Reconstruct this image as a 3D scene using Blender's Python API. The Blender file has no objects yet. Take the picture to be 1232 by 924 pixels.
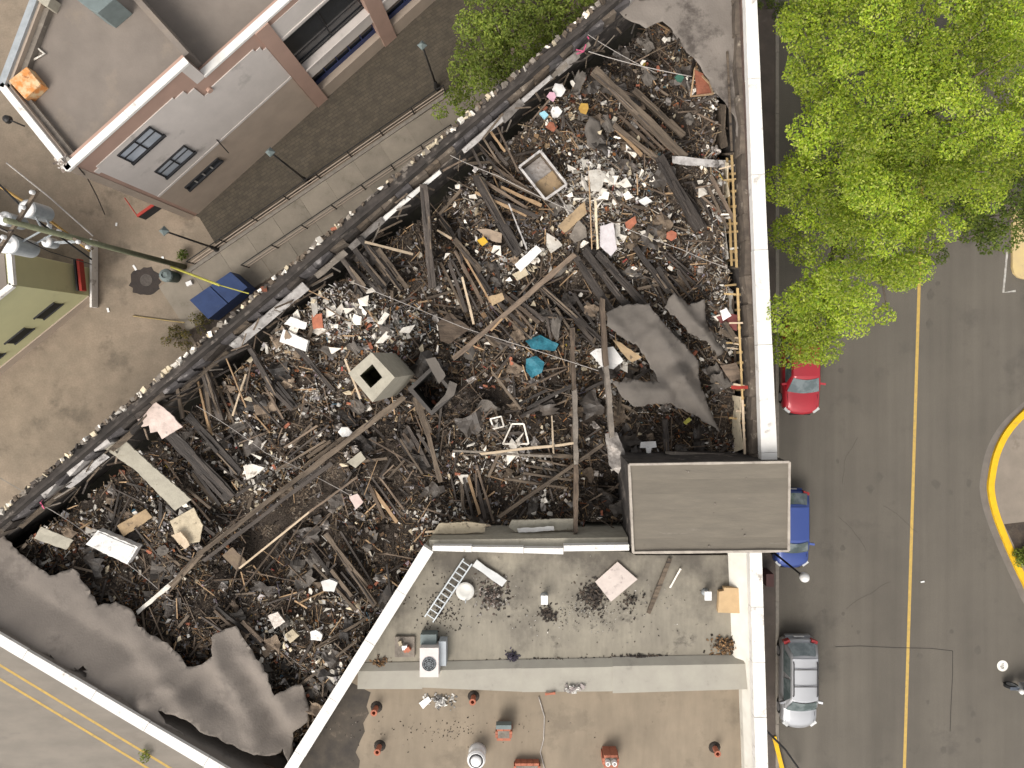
import bpy, bmesh, math, random
import numpy as np
from mathutils import Vector, noise
from mathutils.geometry import delaunay_2d_cdt

random.seed(7); np.random.seed(7)
R = random.random
def U(a, b): return a + (b - a) * random.random()

# ------------------------------------------------------------------ camera, sky, sun, exposure
scene = bpy.context.scene
HC, F, NX, NY = 35.0, 854.0, 640.0, 430.0      # height of the drone, focal length, spot straight below it
cam_d = bpy.data.cameras.new('camera'); cam = bpy.data.objects.new('camera', cam_d)
scene.collection.objects.link(cam); scene.camera = cam
cam.location = (0, 0, HC); cam.rotation_euler = (0, 0, 0)
cam_d.sensor_width = 36.0; cam_d.lens = F / 1232 * 36.0
cam_d.shift_x = (616 - NX) / 1232; cam_d.shift_y = -(462 - NY) / 1232
cam_d.clip_end = 1500

SUN_EL, SUN_AZ = math.radians(50), math.radians(240)    # azimuth: direction the light comes from, ccw from +X
world = bpy.data.worlds.new('World'); scene.world = world; world.use_nodes = True
wn = world.node_tree.nodes; wl = world.node_tree.links
bg = wn['Background']
sky = wn.new('ShaderNodeTexSky'); sky.sky_type = 'NISHITA'; sky.sun_disc = False
sky.sun_elevation = SUN_EL; sky.sun_rotation = math.radians(90) - SUN_AZ
sky.dust_density = 4.0; sky.air_density = 1.0
hs = wn.new('ShaderNodeHueSaturation'); hs.inputs['Saturation'].default_value = 0.12
wl.new(sky.outputs[0], hs.inputs['Color']); wl.new(hs.outputs[0], bg.inputs['Color'])
bg.inputs['Strength'].default_value = 0.115
sun_d = bpy.data.lights.new('sun', 'SUN'); sun = bpy.data.objects.new('sun', sun_d)
scene.collection.objects.link(sun)
sun_d.energy = 1.1; sun_d.angle = math.radians(38); sun_d.color = (1.0, 0.93, 0.83)
sdir = Vector((math.cos(SUN_EL) * math.cos(SUN_AZ), math.cos(SUN_EL) * math.sin(SUN_AZ), math.sin(SUN_EL)))
sun.rotation_euler = sdir.to_track_quat('Z', 'Y').to_euler(); sun.location = sdir * 60
vs = scene.view_settings
vs.view_transform = 'Standard'; vs.look = 'None'; vs.gamma = 1.0; vs.exposure = 0.95
scene.render.engine = 'CYCLES'

# ------------------------------------------------------------------ helpers
C = scene.collection
WL = {}
def P(px, py, h=0.0):
    """world point at height h that stands where the drone sees (px, py)"""
    k = (HC - h) / F
    return Vector(((px - NX) * k, -(py - NY) * k, h))
def tag(o, label=None, cat=None, group=None, kind=None):
    if label: o['label'] = label
    if cat: o['category'] = cat
    if group: o['group'] = group
    if kind: o['kind'] = kind
    return o
def empty(name, loc=(0, 0, 0), rz=0.0, parent=None):
    o = bpy.data.objects.new(name, None); C.objects.link(o)
    o.empty_display_size = 0.2
    o.location = loc; o.rotation_euler = (0, 0, rz); WL[o] = Vector(loc)
    return o
def mobj(name, verts, faces, mat, parent=None, smooth=False, cols=None, local=False):
    """one mesh object; verts in world space unless local"""
    verts = [Vector(v) for v in verts]
    me = bpy.data.meshes.new(name)
    if local:
        loc = Vector((0, 0, 0)); wloc = WL.get(parent, Vector((0, 0, 0)))
    else:
        n = len(verts)
        wloc = Vector((sum(v.x for v in verts) / n, sum(v.y for v in verts) / n, min(v.z for v in verts)))
        loc = wloc - (WL[parent] if parent is not None else Vector((0, 0, 0)))
        verts = [v - wloc for v in verts]
    me.from_pydata([tuple(v) for v in verts], [], faces)
    if cols is not None:
        at = me.color_attributes.new('Col', 'FLOAT_COLOR', 'POINT')
        at.data.foreach_set('color', np.asarray(cols, dtype=np.float32).ravel())
    if smooth: me.polygons.foreach_set('use_smooth', [True] * len(me.polygons))
    me.materials.append(mat); me.update()
    o = bpy.data.objects.new(name, me); C.objects.link(o)
    o.location = loc
    if parent is not None: o.parent = parent
    WL[o] = wloc
    return o
class MB:
    """collects shapes for ONE mesh"""
    def __init__(s): s.v = []; s.f = []; s.c = []
    def add(s, vs_, fs, col=None):
        b = len(s.v); s.v += [Vector(x) for x in vs_]
        s.f += [tuple(i + b for i in f) for f in fs]
        if col is not None: s.c += [(*col, 1.0)] * len(vs_)
        return s
    def box(s, c, sx, sy, sz, rz=0.0, col=None):
        c = Vector(c); ca, sa = math.cos(rz), math.sin(rz); vs_ = []
        for z in (-.5, .5):
            for x, y in ((-.5, -.5), (.5, -.5), (.5, .5), (-.5, .5)):
                X, Y = x * sx, y * sy
                vs_.append(c + Vector((X * ca - Y * sa, X * sa + Y * ca, z * sz)))
        return s.add(vs_, BF, col)
    def prism(s, poly, z0, z1, col=None):
        n = len(poly)
        a = sum(poly[i][0] * poly[(i + 1) % n][1] - poly[(i + 1) % n][0] * poly[i][1] for i in range(n))
        if a < 0: poly = poly[::-1]
        vs_ = [Vector((p[0], p[1], z0)) for p in poly] + [Vector((p[0], p[1], z1)) for p in poly]
        fs = [tuple(range(n - 1, -1, -1)), tuple(range(n, 2 * n))] + [(i, (i + 1) % n, n + (i + 1) % n, n + i) for i in range(n)]
        return s.add(vs_, fs, col)
    def beam(s, p, q, w, h, jit=0.0, seg=1, roll=0.0, col=None):
        p, q = Vector(p), Vector(q); d = (q - p)
        if d.length < 1e-6: return s
        d.normalize(); up = Vector((0, 0, 1))
        if abs(d.z) > .95: up = Vector((0, 1, 0))
        sd = d.cross(up).normalized(); u2 = sd.cross(d).normalized()
        if roll:
            c_, s_ = math.cos(roll), math.sin(roll); sd, u2 = sd * c_ + u2 * s_, u2 * c_ - sd * s_
        vs_ = []; fs = []
        for i in range(seg + 1):
            c = p.lerp(q, i / seg)
            j = Vector((U(-1, 1), U(-1, 1), U(-1, 1))) * jit if 0 < i < seg or jit else Vector((0, 0, 0))
            k = 1.0 if not jit else U(.78, 1.1)
            for a, b in ((-.5, -.5), (.5, -.5), (.5, .5), (-.5, .5)):
                jj = d * U(-jit, jit) * 2
                vs_.append(c + j * .5 + jj + sd * a * w * k + u2 * b * h * k)
        for i in range(seg):
            for k in range(4):
                a = i * 4 + k; b = i * 4 + (k + 1) % 4
                fs.append((a, b, b + 4, a + 4))
        fs.append((3, 2, 1, 0)); e = seg * 4; fs.append((e, e + 1, e + 2, e + 3))
        return s.add(vs_, fs, col)
    def tube(s, pts, r, n=6, r1=None, col=None):
        pts = [Vector(p) for p in pts]; m = len(pts); vs_ = []; fs = []
        for i, c in enumerate(pts):
            d = (pts[min(i + 1, m - 1)] - pts[max(i - 1, 0)]).normalized()
            up = Vector((0, 0, 1)) if abs(d.z) < .95 else Vector((1, 0, 0))
            a = d.cross(up).normalized(); b = a.cross(d)
            rr = r if r1 is None else r + (r1 - r) * i / max(1, m - 1)
            for k in range(n):
                t = 2 * math.pi * k / n
                vs_.append(c + (a * math.cos(t) + b * math.sin(t)) * rr)
        for i in range(m - 1):
            for k in range(n):
                fs.append((i * n + k, i * n + (k + 1) % n, (i + 1) * n + (k + 1) % n, (i + 1) * n + k))
        fs.append(tuple(range(n - 1, -1, -1))); fs.append(tuple((m - 1) * n + k for k in range(n)))
        return s.add(vs_, fs, col)
    def lathe(s, c, prof, n=16, col=None):
        """profile of (radius, z) turned about the vertical through c"""
        c = Vector(c); vs_ = []; fs = []
        for r, z in prof:
            for k in range(n):
                t = 2 * math.pi * k / n
                vs_.append(c + Vector((r * math.cos(t), r * math.sin(t), z)))
        for i in range(len(prof) - 1):
            for k in range(n):
                fs.append((i * n + k, i * n + (k + 1) % n, (i + 1) * n + (k + 1) % n, (i + 1) * n + k))
        fs.append(tuple(range(n - 1, -1, -1))); fs.append(tuple((len(prof) - 1) * n + k for k in range(n)))
        return s.add(vs_, fs, col)
    def build(s, name, mat, parent=None, smooth=False, local=False):
        return mobj(name, s.v, s.f, mat, parent, smooth, s.c if s.c else None, local)
BF = [(3, 2, 1, 0), (4, 5, 6, 7), (0, 1, 5, 4), (1, 2, 6, 5), (2, 3, 7, 6), (3, 0, 4, 7)]

def inpoly(x, y, poly):
    c = False; n = len(poly); j = n - 1
    for i in range(n):
        xi, yi = poly[i][0], poly[i][1]; xj, yj = poly[j][0], poly[j][1]
        if (yi > y) != (yj > y) and x < (xj - xi) * (y - yi) / (yj - yi) + xi: c = not c
        j = i
    return c
def segd(x, y, a, b):
    dx, dy = b[0] - a[0], b[1] - a[1]; t = max(0, min(1, ((x - a[0]) * dx + (y - a[1]) * dy) / (dx * dx + dy * dy)))
    return math.hypot(x - a[0] - t * dx, y - a[1] - t * dy)
def fbm(x, y, s, seed=0.0, o=4): return noise.fractal(Vector((x * s + seed, y * s - seed, seed * .37)), 1.0, 2.0, o)

# ------------------------------------------------------------------ materials
def new_mat(name):
    m = bpy.data.materials.new(name); m.use_nodes = True
    return m, m.node_tree.nodes, m.node_tree.links, m.node_tree.nodes['Principled BSDF']
def M(name, c1, c2=None, scale=3.0, rough=.85, bump=0.0, bscale=None, metal=0.0, lo=.35, hi=.65, rnd=0.0, detail=6, c3=None, s3=1.0, t3=.62, stretch=None, spec=.3):
    """surface with two tones mixed by noise, a third tone in patches, fine relief, and a per-object tone"""
    m, n, l, b = new_mat(name)
    b.inputs['Roughness'].default_value = rough; b.inputs['Metallic'].default_value = metal
    b.inputs['Specular IOR Level'].default_value = spec
    c2 = c2 or tuple(x * .7 for x in c1)
    tc = n.new('ShaderNodeTexCoord'); oi = n.new('ShaderNodeObjectInfo')
    mp = n.new('ShaderNodeMapping')
    if stretch: mp.inputs['Scale'].default_value = stretch
    ad = n.new('ShaderNodeVectorMath'); ad.operation = 'ADD'
    sc = n.new('ShaderNodeVectorMath'); sc.operation = 'SCALE'; sc.inputs['Scale'].default_value = 37.0
    cb = n.new('ShaderNodeCombineXYZ')
    for k in range(3): l.new(oi.outputs['Random'], cb.inputs[k])
    l.new(cb.outputs[0], sc.inputs[0]); l.new(tc.outputs['Object'], mp.inputs[0])
    l.new(mp.outputs[0], ad.inputs[0]); l.new(sc.outputs[0], ad.inputs[1])
    nz = n.new('ShaderNodeTexNoise'); nz.inputs['Scale'].default_value = scale; nz.inputs['Detail'].default_value = detail; nz.inputs['Roughness'].default_value = .62
    l.new(ad.outputs[0], nz.inputs['Vector'])
    mr = n.new('ShaderNodeMapRange'); mr.inputs[1].default_value = lo; mr.inputs[2].default_value = hi
    l.new(nz.outputs['Fac'], mr.inputs[0])
    mx = n.new('ShaderNodeMix'); mx.data_type = 'RGBA'
    mx.inputs[6].default_value = (*c1, 1); mx.inputs[7].default_value = (*c2, 1)
    l.new(mr.outputs[0], mx.inputs[0]); out = mx.outputs[2]
    if c3:
        n3 = n.new('ShaderNodeTexNoise'); n3.inputs['Scale'].default_value = s3; n3.inputs['Detail'].default_value = 8; n3.inputs['Roughness'].default_value = .68
        l.new(ad.outputs[0], n3.inputs['Vector'])
        m3 = n.new('ShaderNodeMapRange'); m3.inputs[1].default_value = t3; m3.inputs[2].default_value = t3 + .1
        l.new(n3.outputs['Fac'], m3.inputs[0])
        x3 = n.new('ShaderNodeMix'); x3.data_type = 'RGBA'; x3.inputs[7].default_value = (*c3, 1)
        l.new(m3.outputs[0], x3.inputs[0]); l.new(out, x3.inputs[6]); out = x3.outputs[2]
    if rnd:
        hv = n.new('ShaderNodeHueSaturation'); mv = n.new('ShaderNodeMapRange')
        mv.inputs[3].default_value = 1 - rnd; mv.inputs[4].default_value = 1 + rnd
        l.new(oi.outputs['Random'], mv.inputs[0]); l.new(mv.outputs[0], hv.inputs['Value']); l.new(out, hv.inputs['Color']); out = hv.outputs[0]
    l.new(out, b.inputs['Base Color'])
    if bump:
        nb = n.new('ShaderNodeTexNoise'); nb.inputs['Scale'].default_value = bscale or scale * 6; nb.inputs['Detail'].default_value = 5
        l.new(ad.outputs[0], nb.inputs['Vector'])
        bp = n.new('ShaderNodeBump'); bp.inputs['Strength'].default_value = bump; bp.inputs['Distance'].default_value = .03
        l.new(nb.outputs['Fac'], bp.inputs['Height']); l.new(bp.outputs[0], b.inputs['Normal'])
    return m
def col_mat(name, rough=.85, bump=.3, nscale=14.0, dark=.55, trans=0.0):
    """takes each piece's own colour from the mesh, with grime"""
    m, n, l, b = new_mat(name); b.inputs['Roughness'].default_value = rough; b.inputs['Specular IOR Level'].default_value = .25
    at = n.new('ShaderNodeAttribute'); at.attribute_name = 'Col'
    tc = n.new('ShaderNodeTexCoord'); nz = n.new('ShaderNodeTexNoise'); nz.inputs['Scale'].default_value = nscale; nz.inputs['Detail'].default_value = 5
    l.new(tc.outputs['Object'], nz.inputs['Vector'])
    mr = n.new('ShaderNodeMapRange'); mr.inputs[1].default_value = .4; mr.inputs[2].default_value = .7; mr.inputs[3].default_value = 1.0; mr.inputs[4].default_value = dark
    l.new(nz.outputs['Fac'], mr.inputs[0])
    hv = n.new('ShaderNodeHueSaturation'); l.new(at.outputs['Color'], hv.inputs['Color']); l.new(mr.outputs[0], hv.inputs['Value'])
    l.new(hv.outputs[0], b.inputs['Base Color'])
    if trans:
        tr = n.new('ShaderNodeBsdfTranslucent'); ms = n.new('ShaderNodeMixShader'); ms.inputs[0].default_value = trans
        l.new(hv.outputs[0], tr.inputs['Color']); l.new(b.outputs[0], ms.inputs[1]); l.new(tr.outputs[0], ms.inputs[2])
        l.new(ms.outputs[0], n['Material Output'].inputs['Surface'])
    if bump:
        bp = n.new('ShaderNodeBump'); bp.inputs['Strength'].default_value = bump; bp.inputs['Distance'].default_value = .02
        l.new(nz.outputs['Fac'], bp.inputs['Height']); l.new(bp.outputs[0], b.inputs['Normal'])
    return m

m_ground = M('plaza_paving', (.255, .20, .147), (.205, .165, .122), .35, .9, .25, 9, c3=(.155, .125, .093), s3=.5, t3=.56)
m_walk = M('walkway_concrete', (.25, .215, .17), (.20, .172, .136), 1.2, .9, .2, 20, rnd=.08, c3=(.15, .13, .1), s3=1.2, t3=.6)
m_paver = M('dark_pavers', (.098, .08, .058), (.072, .06, .045), 2.5, .9, .4, 12, c3=(.09, .076, .058), s3=1.5, t3=.6)
def courses(m, ang, sc_, dark_):
    n, l = m.node_tree.nodes, m.node_tree.links; b = n['Principled BSDF']; tc = n.new('ShaderNodeTexCoord'); mp = n.new('ShaderNodeMapping'); mp.inputs['Rotation'].default_value = (0, 0, ang)
    bk = n.new('ShaderNodeTexBrick'); bk.inputs['Scale'].default_value = sc_; bk.inputs['Mortar Size'].default_value = .03; bk.inputs['Color1'].default_value = (1, 1, 1, 1); bk.inputs['Color2'].default_value = (.8, .8, .8, 1); bk.inputs['Mortar'].default_value = (dark_, dark_, dark_, 1)
    l.new(tc.outputs['Object'], mp.inputs[0]); l.new(mp.outputs[0], bk.inputs['Vector']); src = b.inputs['Base Color'].links[0].from_socket
    mx = n.new('ShaderNodeMix'); mx.data_type = 'RGBA'; mx.blend_type = 'MULTIPLY'; mx.inputs[0].default_value = 1; l.new(src, mx.inputs[6]); l.new(bk.outputs['Color'], mx.inputs[7]); l.new(mx.outputs[2], b.inputs['Base Color'])
courses(m_paver, -.58, 1.6, .72)
m_road = M('asphalt', (.122, .107, .087), (.108, .095, .078), .4, .9, .35, 60, c3=(.094, .083, .069), s3=.3, t3=.58)
m_road2 = M('pale_asphalt', (.235, .206, .172), (.195, .172, .145), .5, .9, .3, 40, c3=(.19, .165, .14), s3=.4, t3=.57, stretch=(1, 3, 1))
m_tar = M('tar', (.045, .038, .034), (.03, .026, .024), 4, .8)
m_oil = M('oil_stain', (.085, .075, .062), (.10, .088, .072), 5, .8)
m_patch = M('dark_patch', (.045, .034, .029), (.03, .025, .022), 3, .8, .5, 25)
m_yline = M('yellow_line', (.50, .33, .085), (.40, .27, .085), 6, .8, c3=(.26, .2, .11), s3=5, t3=.58)
m_wline = M('white_line', (.5, .48, .44), (.25, .225, .2), 5, .8)
m_ykerb = M('yellow_kerb_paint', (.72, .43, .012), (.60, .36, .015), 3, .7, c3=(.4, .27, .06), s3=3, t3=.63)
m_kerb = M('kerb_concrete', (.24, .21, .175), (.18, .16, .135), 4, .9, .2)
m_tankerb = M('tan_paving', (.55, .42, .2), (.5, .38, .2), 2, .85, c3=(.35, .28, .15), s3=2, t3=.6)
m_soil = M('soil', (.075, .056, .042), (.045, .036, .03), 3, .95, .8, 20, c3=(.1, .085, .06), s3=2, t3=.58)
m_rustsoil = M('bark_bed', (.26, .125, .05), (.17, .085, .04), 3, .95, .6)
m_grass = M('weeds', (.09, .12, .035), (.06, .085, .025), 5, .9)
m_white = M('white_coping', (.74, .71, .67), (.66, .63, .585), 2.5, .75, .15, rnd=.06, c3=(.38, .34, .30), s3=1.8, t3=.60)
m_dirtwhite = M('stained_coping', (.78, .75, .71), (.68, .65, .60), 2.5, .75, .15, c3=(.36, .32, .28), s3=1.5, t3=.58)
m_brick_wall = M('old_brickwork', (.15, .10, .08), (.09, .065, .055), 4, .95, .5)
m_charwall = M('scorched_plaster', (.075, .063, .055), (.03, .026, .023), 1.4, .95, .5, c3=(.20, .17, .145), s3=1.2, t3=.56)
m_ledge = M('bare_wall_top', (.235, .20, .165), (.14, .12, .1), 2.5, .95, .5, c3=(.33, .29, .24), s3=3, t3=.58)
m_scorchledge = M('scorched_ledge', (.10, .09, .088), (.05, .045, .045), 2.5, .9, .6, c3=(.26, .24, .23), s3=1.8, t3=.57)
m_eledge = M('scorched_east_ledge', (.15, .12, .092), (.085, .068, .055), 2.5, .95, .7, rnd=.2, c3=(.34, .29, .23), s3=2.2, t3=.58)
m_stud = M('pale_stud', (.45, .31, .14), (.34, .24, .12), 6, .85, .2, rnd=.25, stretch=(1, 1, .2))
m_char = M('charred_timber', (.066, .052, .042), (.028, .0215, .017), 7, .75, 1.0, 22, rnd=.45, c3=(.11, .095, .085), s3=6, t3=.6, stretch=(.18, 1, 1), spec=.45)
m_chargrey = M('ashen_timber', (.17, .13, .094), (.085, .065, .048), 6, .9, .8, 24, rnd=.3, c3=(.03, .026, .024), s3=4, t3=.57, stretch=(.18, 1, 1))
m_brownwood = M('scorched_brown_wood', (.17, .125, .09), (.09, .067, .05), 6, .9, .6, rnd=.35, c3=(.035, .03, .027), s3=4, t3=.56, stretch=(.2, 1, 1))
m_dirtboard = M('dirty_wallboard', (.22, .165, .115), (.14, .105, .078), 3, .9, .3, rnd=.4, c3=(.05, .042, .036), s3=2.5, t3=.56)
m_tin = M('blackened_tin', (.085, .07, .058), (.045, .037, .031), 3, .6, .3, rnd=.4, c3=(.15, .135, .125), s3=2, t3=.6, spec=.5)
m_wood = M('bare_wood', (.42, .28, .16), (.32, .21, .12), 6, .8, .2, rnd=.3, c3=(.12, .085, .06), s3=5, t3=.64)
m_palewood = M('pale_board', (.58, .46, .33), (.48, .37, .25), 4, .8, .15, rnd=.2, c3=(.3, .24, .17), s3=3, t3=.62)
m_plaster = M('broken_plaster', (.76, .71, .63), (.62, .56, .48), 5, .9, .3, rnd=.35, c3=(.22, .18, .14), s3=4, t3=.57)
m_cream = M('cream_board', (.58, .49, .35), (.48, .40, .28), 4, .9, .3, rnd=.25, c3=(.16, .13, .1), s3=4, t3=.59)
m_brickred = M('red_brick', (.36, .13, .075), (.27, .10, .06), 6, .9, .3, rnd=.3, c3=(.1, .06, .045), s3=5, t3=.6)
m_metal = M('scorched_metal', (.36, .325, .295), (.2, .175, .155), 5, .45, .2, metal=.55, rnd=.3, c3=(.15, .08, .045), s3=4, t3=.6)
m_silver = M('bent_flashing', (.55, .52, .49), (.36, .33, .31), 4, .5, .3, 8, metal=.2, rnd=.15, c3=(.10, .088, .08), s3=2.4, t3=.55)
m_membrane = M('grey_roof_felt', (.225, .192, .163), (.192, .164, .14), .7, .85, .4, 14, c3=(.15, .128, .11), s3=.6, t3=.57)
m_membrane2 = M('torn_roof_felt', (.135, .117, .1), (.11, .096, .083), 1.3, .85, .25, 8, c3=(.085, .074, .066), s3=1.1, t3=.59)
m_pent = M('tower_roof_felt', (.16, .138, .108), (.135, .117, .093), 2.0, .85, .2, 10, rnd=.06, c3=(.20, .175, .142), s3=1.6, t3=.63, stretch=(.4, 2, 1))
m_trim = M('metal_edge_trim', (.42, .37, .31), (.30, .26, .22), 3, .6, .1, c3=(.2, .17, .14), s3=3, t3=.62)
m_rope = M('pale_rope', (.42, .38, .34), (.30, .27, .25), 8, .8)
m_black = M('black_rubber', (.015, .015, .016), (.01, .01, .011), 4, .6)
m_darkmetal = M('dark_metal', (.035, .032, .03), (.025, .023, .022), 4, .5, metal=.3)
m_concrete = M('cast_concrete', (.40, .365, .29), (.33, .30, .24), 4, .9, .3, 25, c3=(.22, .19, .14), s3=2.2, t3=.6)
m_soot = M('soot_lining', (.012, .011, .009), (.02, .018, .012), 3, .95)
m_teal = M('teal_tarp', (.03, .17, .22), (.02, .11, .15), 4, .6, .3, c3=(.02, .06, .075), s3=3, t3=.6)
m_bluebin = M('blue_plastic', (.035, .06, .15), (.028, .048, .12), 3, .6, .1, c3=(.05, .07, .13), s3=2, t3=.62)
m_green_wall = M('olive_render', (.50, .48, .275), (.46, .44, .255), .8, .9, .1, c3=(.40, .38, .23), s3=.7, t3=.6)
m_glass = M('dark_glass', (.02, .023, .027), (.03, .034, .04), 1.0, .08, spec=.6)
m_skyglass = M('sky_reflection_glass', (.48, .51, .56), (.34, .37, .41), 1.0, .12, spec=.6)  # reflected sky is painted into the pane colour
m_frame = M('dark_window_frame', (.03, .03, .032), None, 4, .6)
m_blueframe = M('blue_window_frame', (.035, .05, .13), (.03, .04, .11), 3, .6)
m_stucco = M('grey_stucco', (.60, .54, .495), (.56, .505, .462), .8, .9, .15, 30, c3=(.43, .39, .355), s3=.6, t3=.58)
m_mauve = M('mauve_band', (.42, .275, .215), (.37, .245, .192), 1.0, .9, .15, 30)
m_base = M('brown_stucco', (.42, .335, .265), (.365, .295, .235), 1.0, .9, .15, 30)
m_offroof = M('brown_grey_roofing', (.205, .172, .145), (.178, .151, .128), .5, .9, .2, 15, c3=(.225, .185, .148), s3=.4, t3=.55)
m_orange = M('rusted_sheet', (.56, .22, .06), (.62, .45, .26), 3.5, .8, .2, lo=.4, hi=.6, c3=(.28, .1, .035), s3=3, t3=.6)
m_teabox = M('grey_green_metal', (.16, .19, .185), (.13, .155, .15), 3, .6)
m_polegreen = M('mossy_pole', (.19, .195, .12), (.14, .145, .09), 4, .9, .4)
m_galv = M('galvanised_steel', (.42, .44, .45), (.33, .35, .36), 3, .45, metal=.3)
m_porc = M('white_enamel', (.8, .79, .77), (.72, .7, .68), 3, .4, c3=(.5, .46, .42), s3=3, t3=.66)
m_terra = M('terracotta', (.42, .15, .09), (.33, .12, .075), 4, .9, .2, c3=(.18, .1, .07), s3=4, t3=.62)
m_redpaint = M('red_paint', (.33, .035, .025), (.25, .03, .02), 3, .6)
m_pinkrib = M('pink_ribbon', (.55, .1, .2), (.45, .08, .16), 3, .7)
m_yellow = M('yellow_plastic', (.42, .39, .07), (.34, .31, .06), 3, .6)
m_bark = M('bark', (.15, .12, .095), (.1, .08, .065), 8, .9, .6)
m_lampglass = M('frosted_globe', (.75, .73, .7), (.7, .68, .66), 3, .25, spec=.5)
m_bintop = M('green_bin_plastic', (.03, .07, .06), (.025, .05, .045), 3, .5)
m_cardboard = M('warm_plywood', (.52, .36, .20), (.45, .31, .17), 3, .85, .1, c3=(.36, .25, .14), s3=2.5, t3=.62)
m_marble = M('veined_board', (.56, .48, .43), (.47, .4, .36), 2.5, .7, .1, c3=(.27, .22, .2), s3=3, t3=.57)
m_blackpaint = M('black_marking', (.03, .03, .03), None, 4, .8)
m_leafpile = M('charred_flakes', (.05, .04, .033), (.03, .025, .02), 6, .95, .5)
m_debris = col_mat('debris_pieces')
m_leaf = col_mat('leaf', .6, 0, 3, .85, trans=.5)

# grey roof with soot: two-tone plus fine lengthwise ribs
def ribbed_roof(name, c1, c2, c3, t3, ribs):
    m = M(name, c1, c2, .8, .9, 0, c3=c3, s3=.75, t3=t3)
    n, l = m.node_tree.nodes, m.node_tree.links; b = n['Principled BSDF']
    tc = n.new('ShaderNodeTexCoord'); wv = n.new('ShaderNodeTexWave'); wv.wave_type = 'BANDS'; wv.bands_direction = 'X'
    wv.inputs['Scale'].default_value = ribs; wv.inputs['Distortion'].default_value = .15; wv.inputs['Detail'].default_value = 1
    l.new(tc.outputs['Object'], wv.inputs['Vector'])
    bp = n.new('ShaderNodeBump'); bp.inputs['Strength'].default_value = .18 if ribs > 1.3 else .06; bp.inputs['Distance'].default_value = .02
    l.new(wv.outputs['Fac'], bp.inputs['Height']); l.new(bp.outputs[0], b.inputs['Normal'])
    return m
m_sroof = ribbed_roof('weathered_grey_roof', (.26, .232, .182), (.205, .182, .145), (.10, .088, .072), .585, 1.6)
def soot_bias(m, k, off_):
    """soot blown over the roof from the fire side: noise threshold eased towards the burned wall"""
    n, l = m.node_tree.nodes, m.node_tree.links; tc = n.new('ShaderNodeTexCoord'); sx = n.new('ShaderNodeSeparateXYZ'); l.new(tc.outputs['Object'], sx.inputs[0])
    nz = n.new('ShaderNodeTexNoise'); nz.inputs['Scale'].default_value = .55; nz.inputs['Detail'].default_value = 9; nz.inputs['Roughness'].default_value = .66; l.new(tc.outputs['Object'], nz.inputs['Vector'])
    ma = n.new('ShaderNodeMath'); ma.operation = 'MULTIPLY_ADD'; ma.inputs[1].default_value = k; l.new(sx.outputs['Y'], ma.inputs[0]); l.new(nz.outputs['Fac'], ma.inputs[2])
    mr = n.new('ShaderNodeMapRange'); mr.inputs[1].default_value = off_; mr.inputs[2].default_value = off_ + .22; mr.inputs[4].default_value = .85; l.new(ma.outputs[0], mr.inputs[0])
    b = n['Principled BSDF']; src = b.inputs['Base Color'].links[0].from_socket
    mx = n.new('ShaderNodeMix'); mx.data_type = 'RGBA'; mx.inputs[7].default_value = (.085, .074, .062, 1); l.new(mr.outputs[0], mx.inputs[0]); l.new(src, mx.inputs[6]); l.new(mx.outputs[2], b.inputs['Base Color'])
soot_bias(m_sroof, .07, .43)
m_broof = ribbed_roof('tan_roof', (.24, .193, .14), (.21, .17, .124), (.18, .146, .107), .56, 1.1)

# rubble bed: crumbs of ash, plaster and wood
def rubble_mat():
    m, n, l, b = new_mat('ash_and_crumbs'); b.inputs['Roughness'].default_value = .95; b.inputs['Specular IOR Level'].default_value = .2
    tc = n.new('ShaderNodeTexCoord')
    v = n.new('ShaderNodeTexVoronoi'); v.inputs['Scale'].default_value = 17; l.new(tc.outputs['Object'], v.inputs['Vector'])
    sp = n.new('ShaderNodeSeparateColor'); l.new(v.outputs['Color'], sp.inputs[0])
    cr = n.new('ShaderNodeValToRGB'); e = cr.color_ramp.elements
    e[0].position = 0; e[0].color = (.018, .015, .013, 1); e[1].position = 1; e[1].color = (.36, .31, .25, 1)
    for p, c in ((.35, (.045, .034, .026)), (.6, (.08, .06, .045)), (.8, (.13, .096, .067)), (.93, (.21, .165, .12))):
        x = e.new(p); x.color = (*c, 1)
    l.new(sp.outputs[0], cr.inputs[0])
    nz = n.new('ShaderNodeTexNoise'); nz.inputs['Scale'].default_value = .9; nz.inputs['Detail'].default_value = 8; l.new(tc.outputs['Object'], nz.inputs['Vector'])
    mr = n.new('ShaderNodeMapRange'); mr.inputs[1].default_value = .42; mr.inputs[2].default_value = .62; l.new(nz.outputs['Fac'], mr.inputs[0])
    mx = n.new('ShaderNodeMix'); mx.data_type = 'RGBA'; mx.inputs[6].default_value = (.055, .043, .034, 1); l.new(mr.outputs[0], mx.inputs[0]); l.new(cr.outputs[0], mx.inputs[7])
    l.new(mx.outputs[2], b.inputs['Base Color'])
    n2 = n.new('ShaderNodeTexNoise'); n2.inputs['Scale'].default_value = 14; n2.inputs['Detail'].default_value = 6; l.new(tc.outputs['Object'], n2.inputs['Vector'])
    bp = n.new('ShaderNodeBump'); bp.inputs['Strength'].default_value = 1.0; bp.inputs['Distance'].default_value = .08
    l.new(n2.outputs['Fac'], bp.inputs['Height']); l.new(bp.outputs[0], b.inputs['Normal'])
    return m
m_rubble = rubble_mat()

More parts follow.
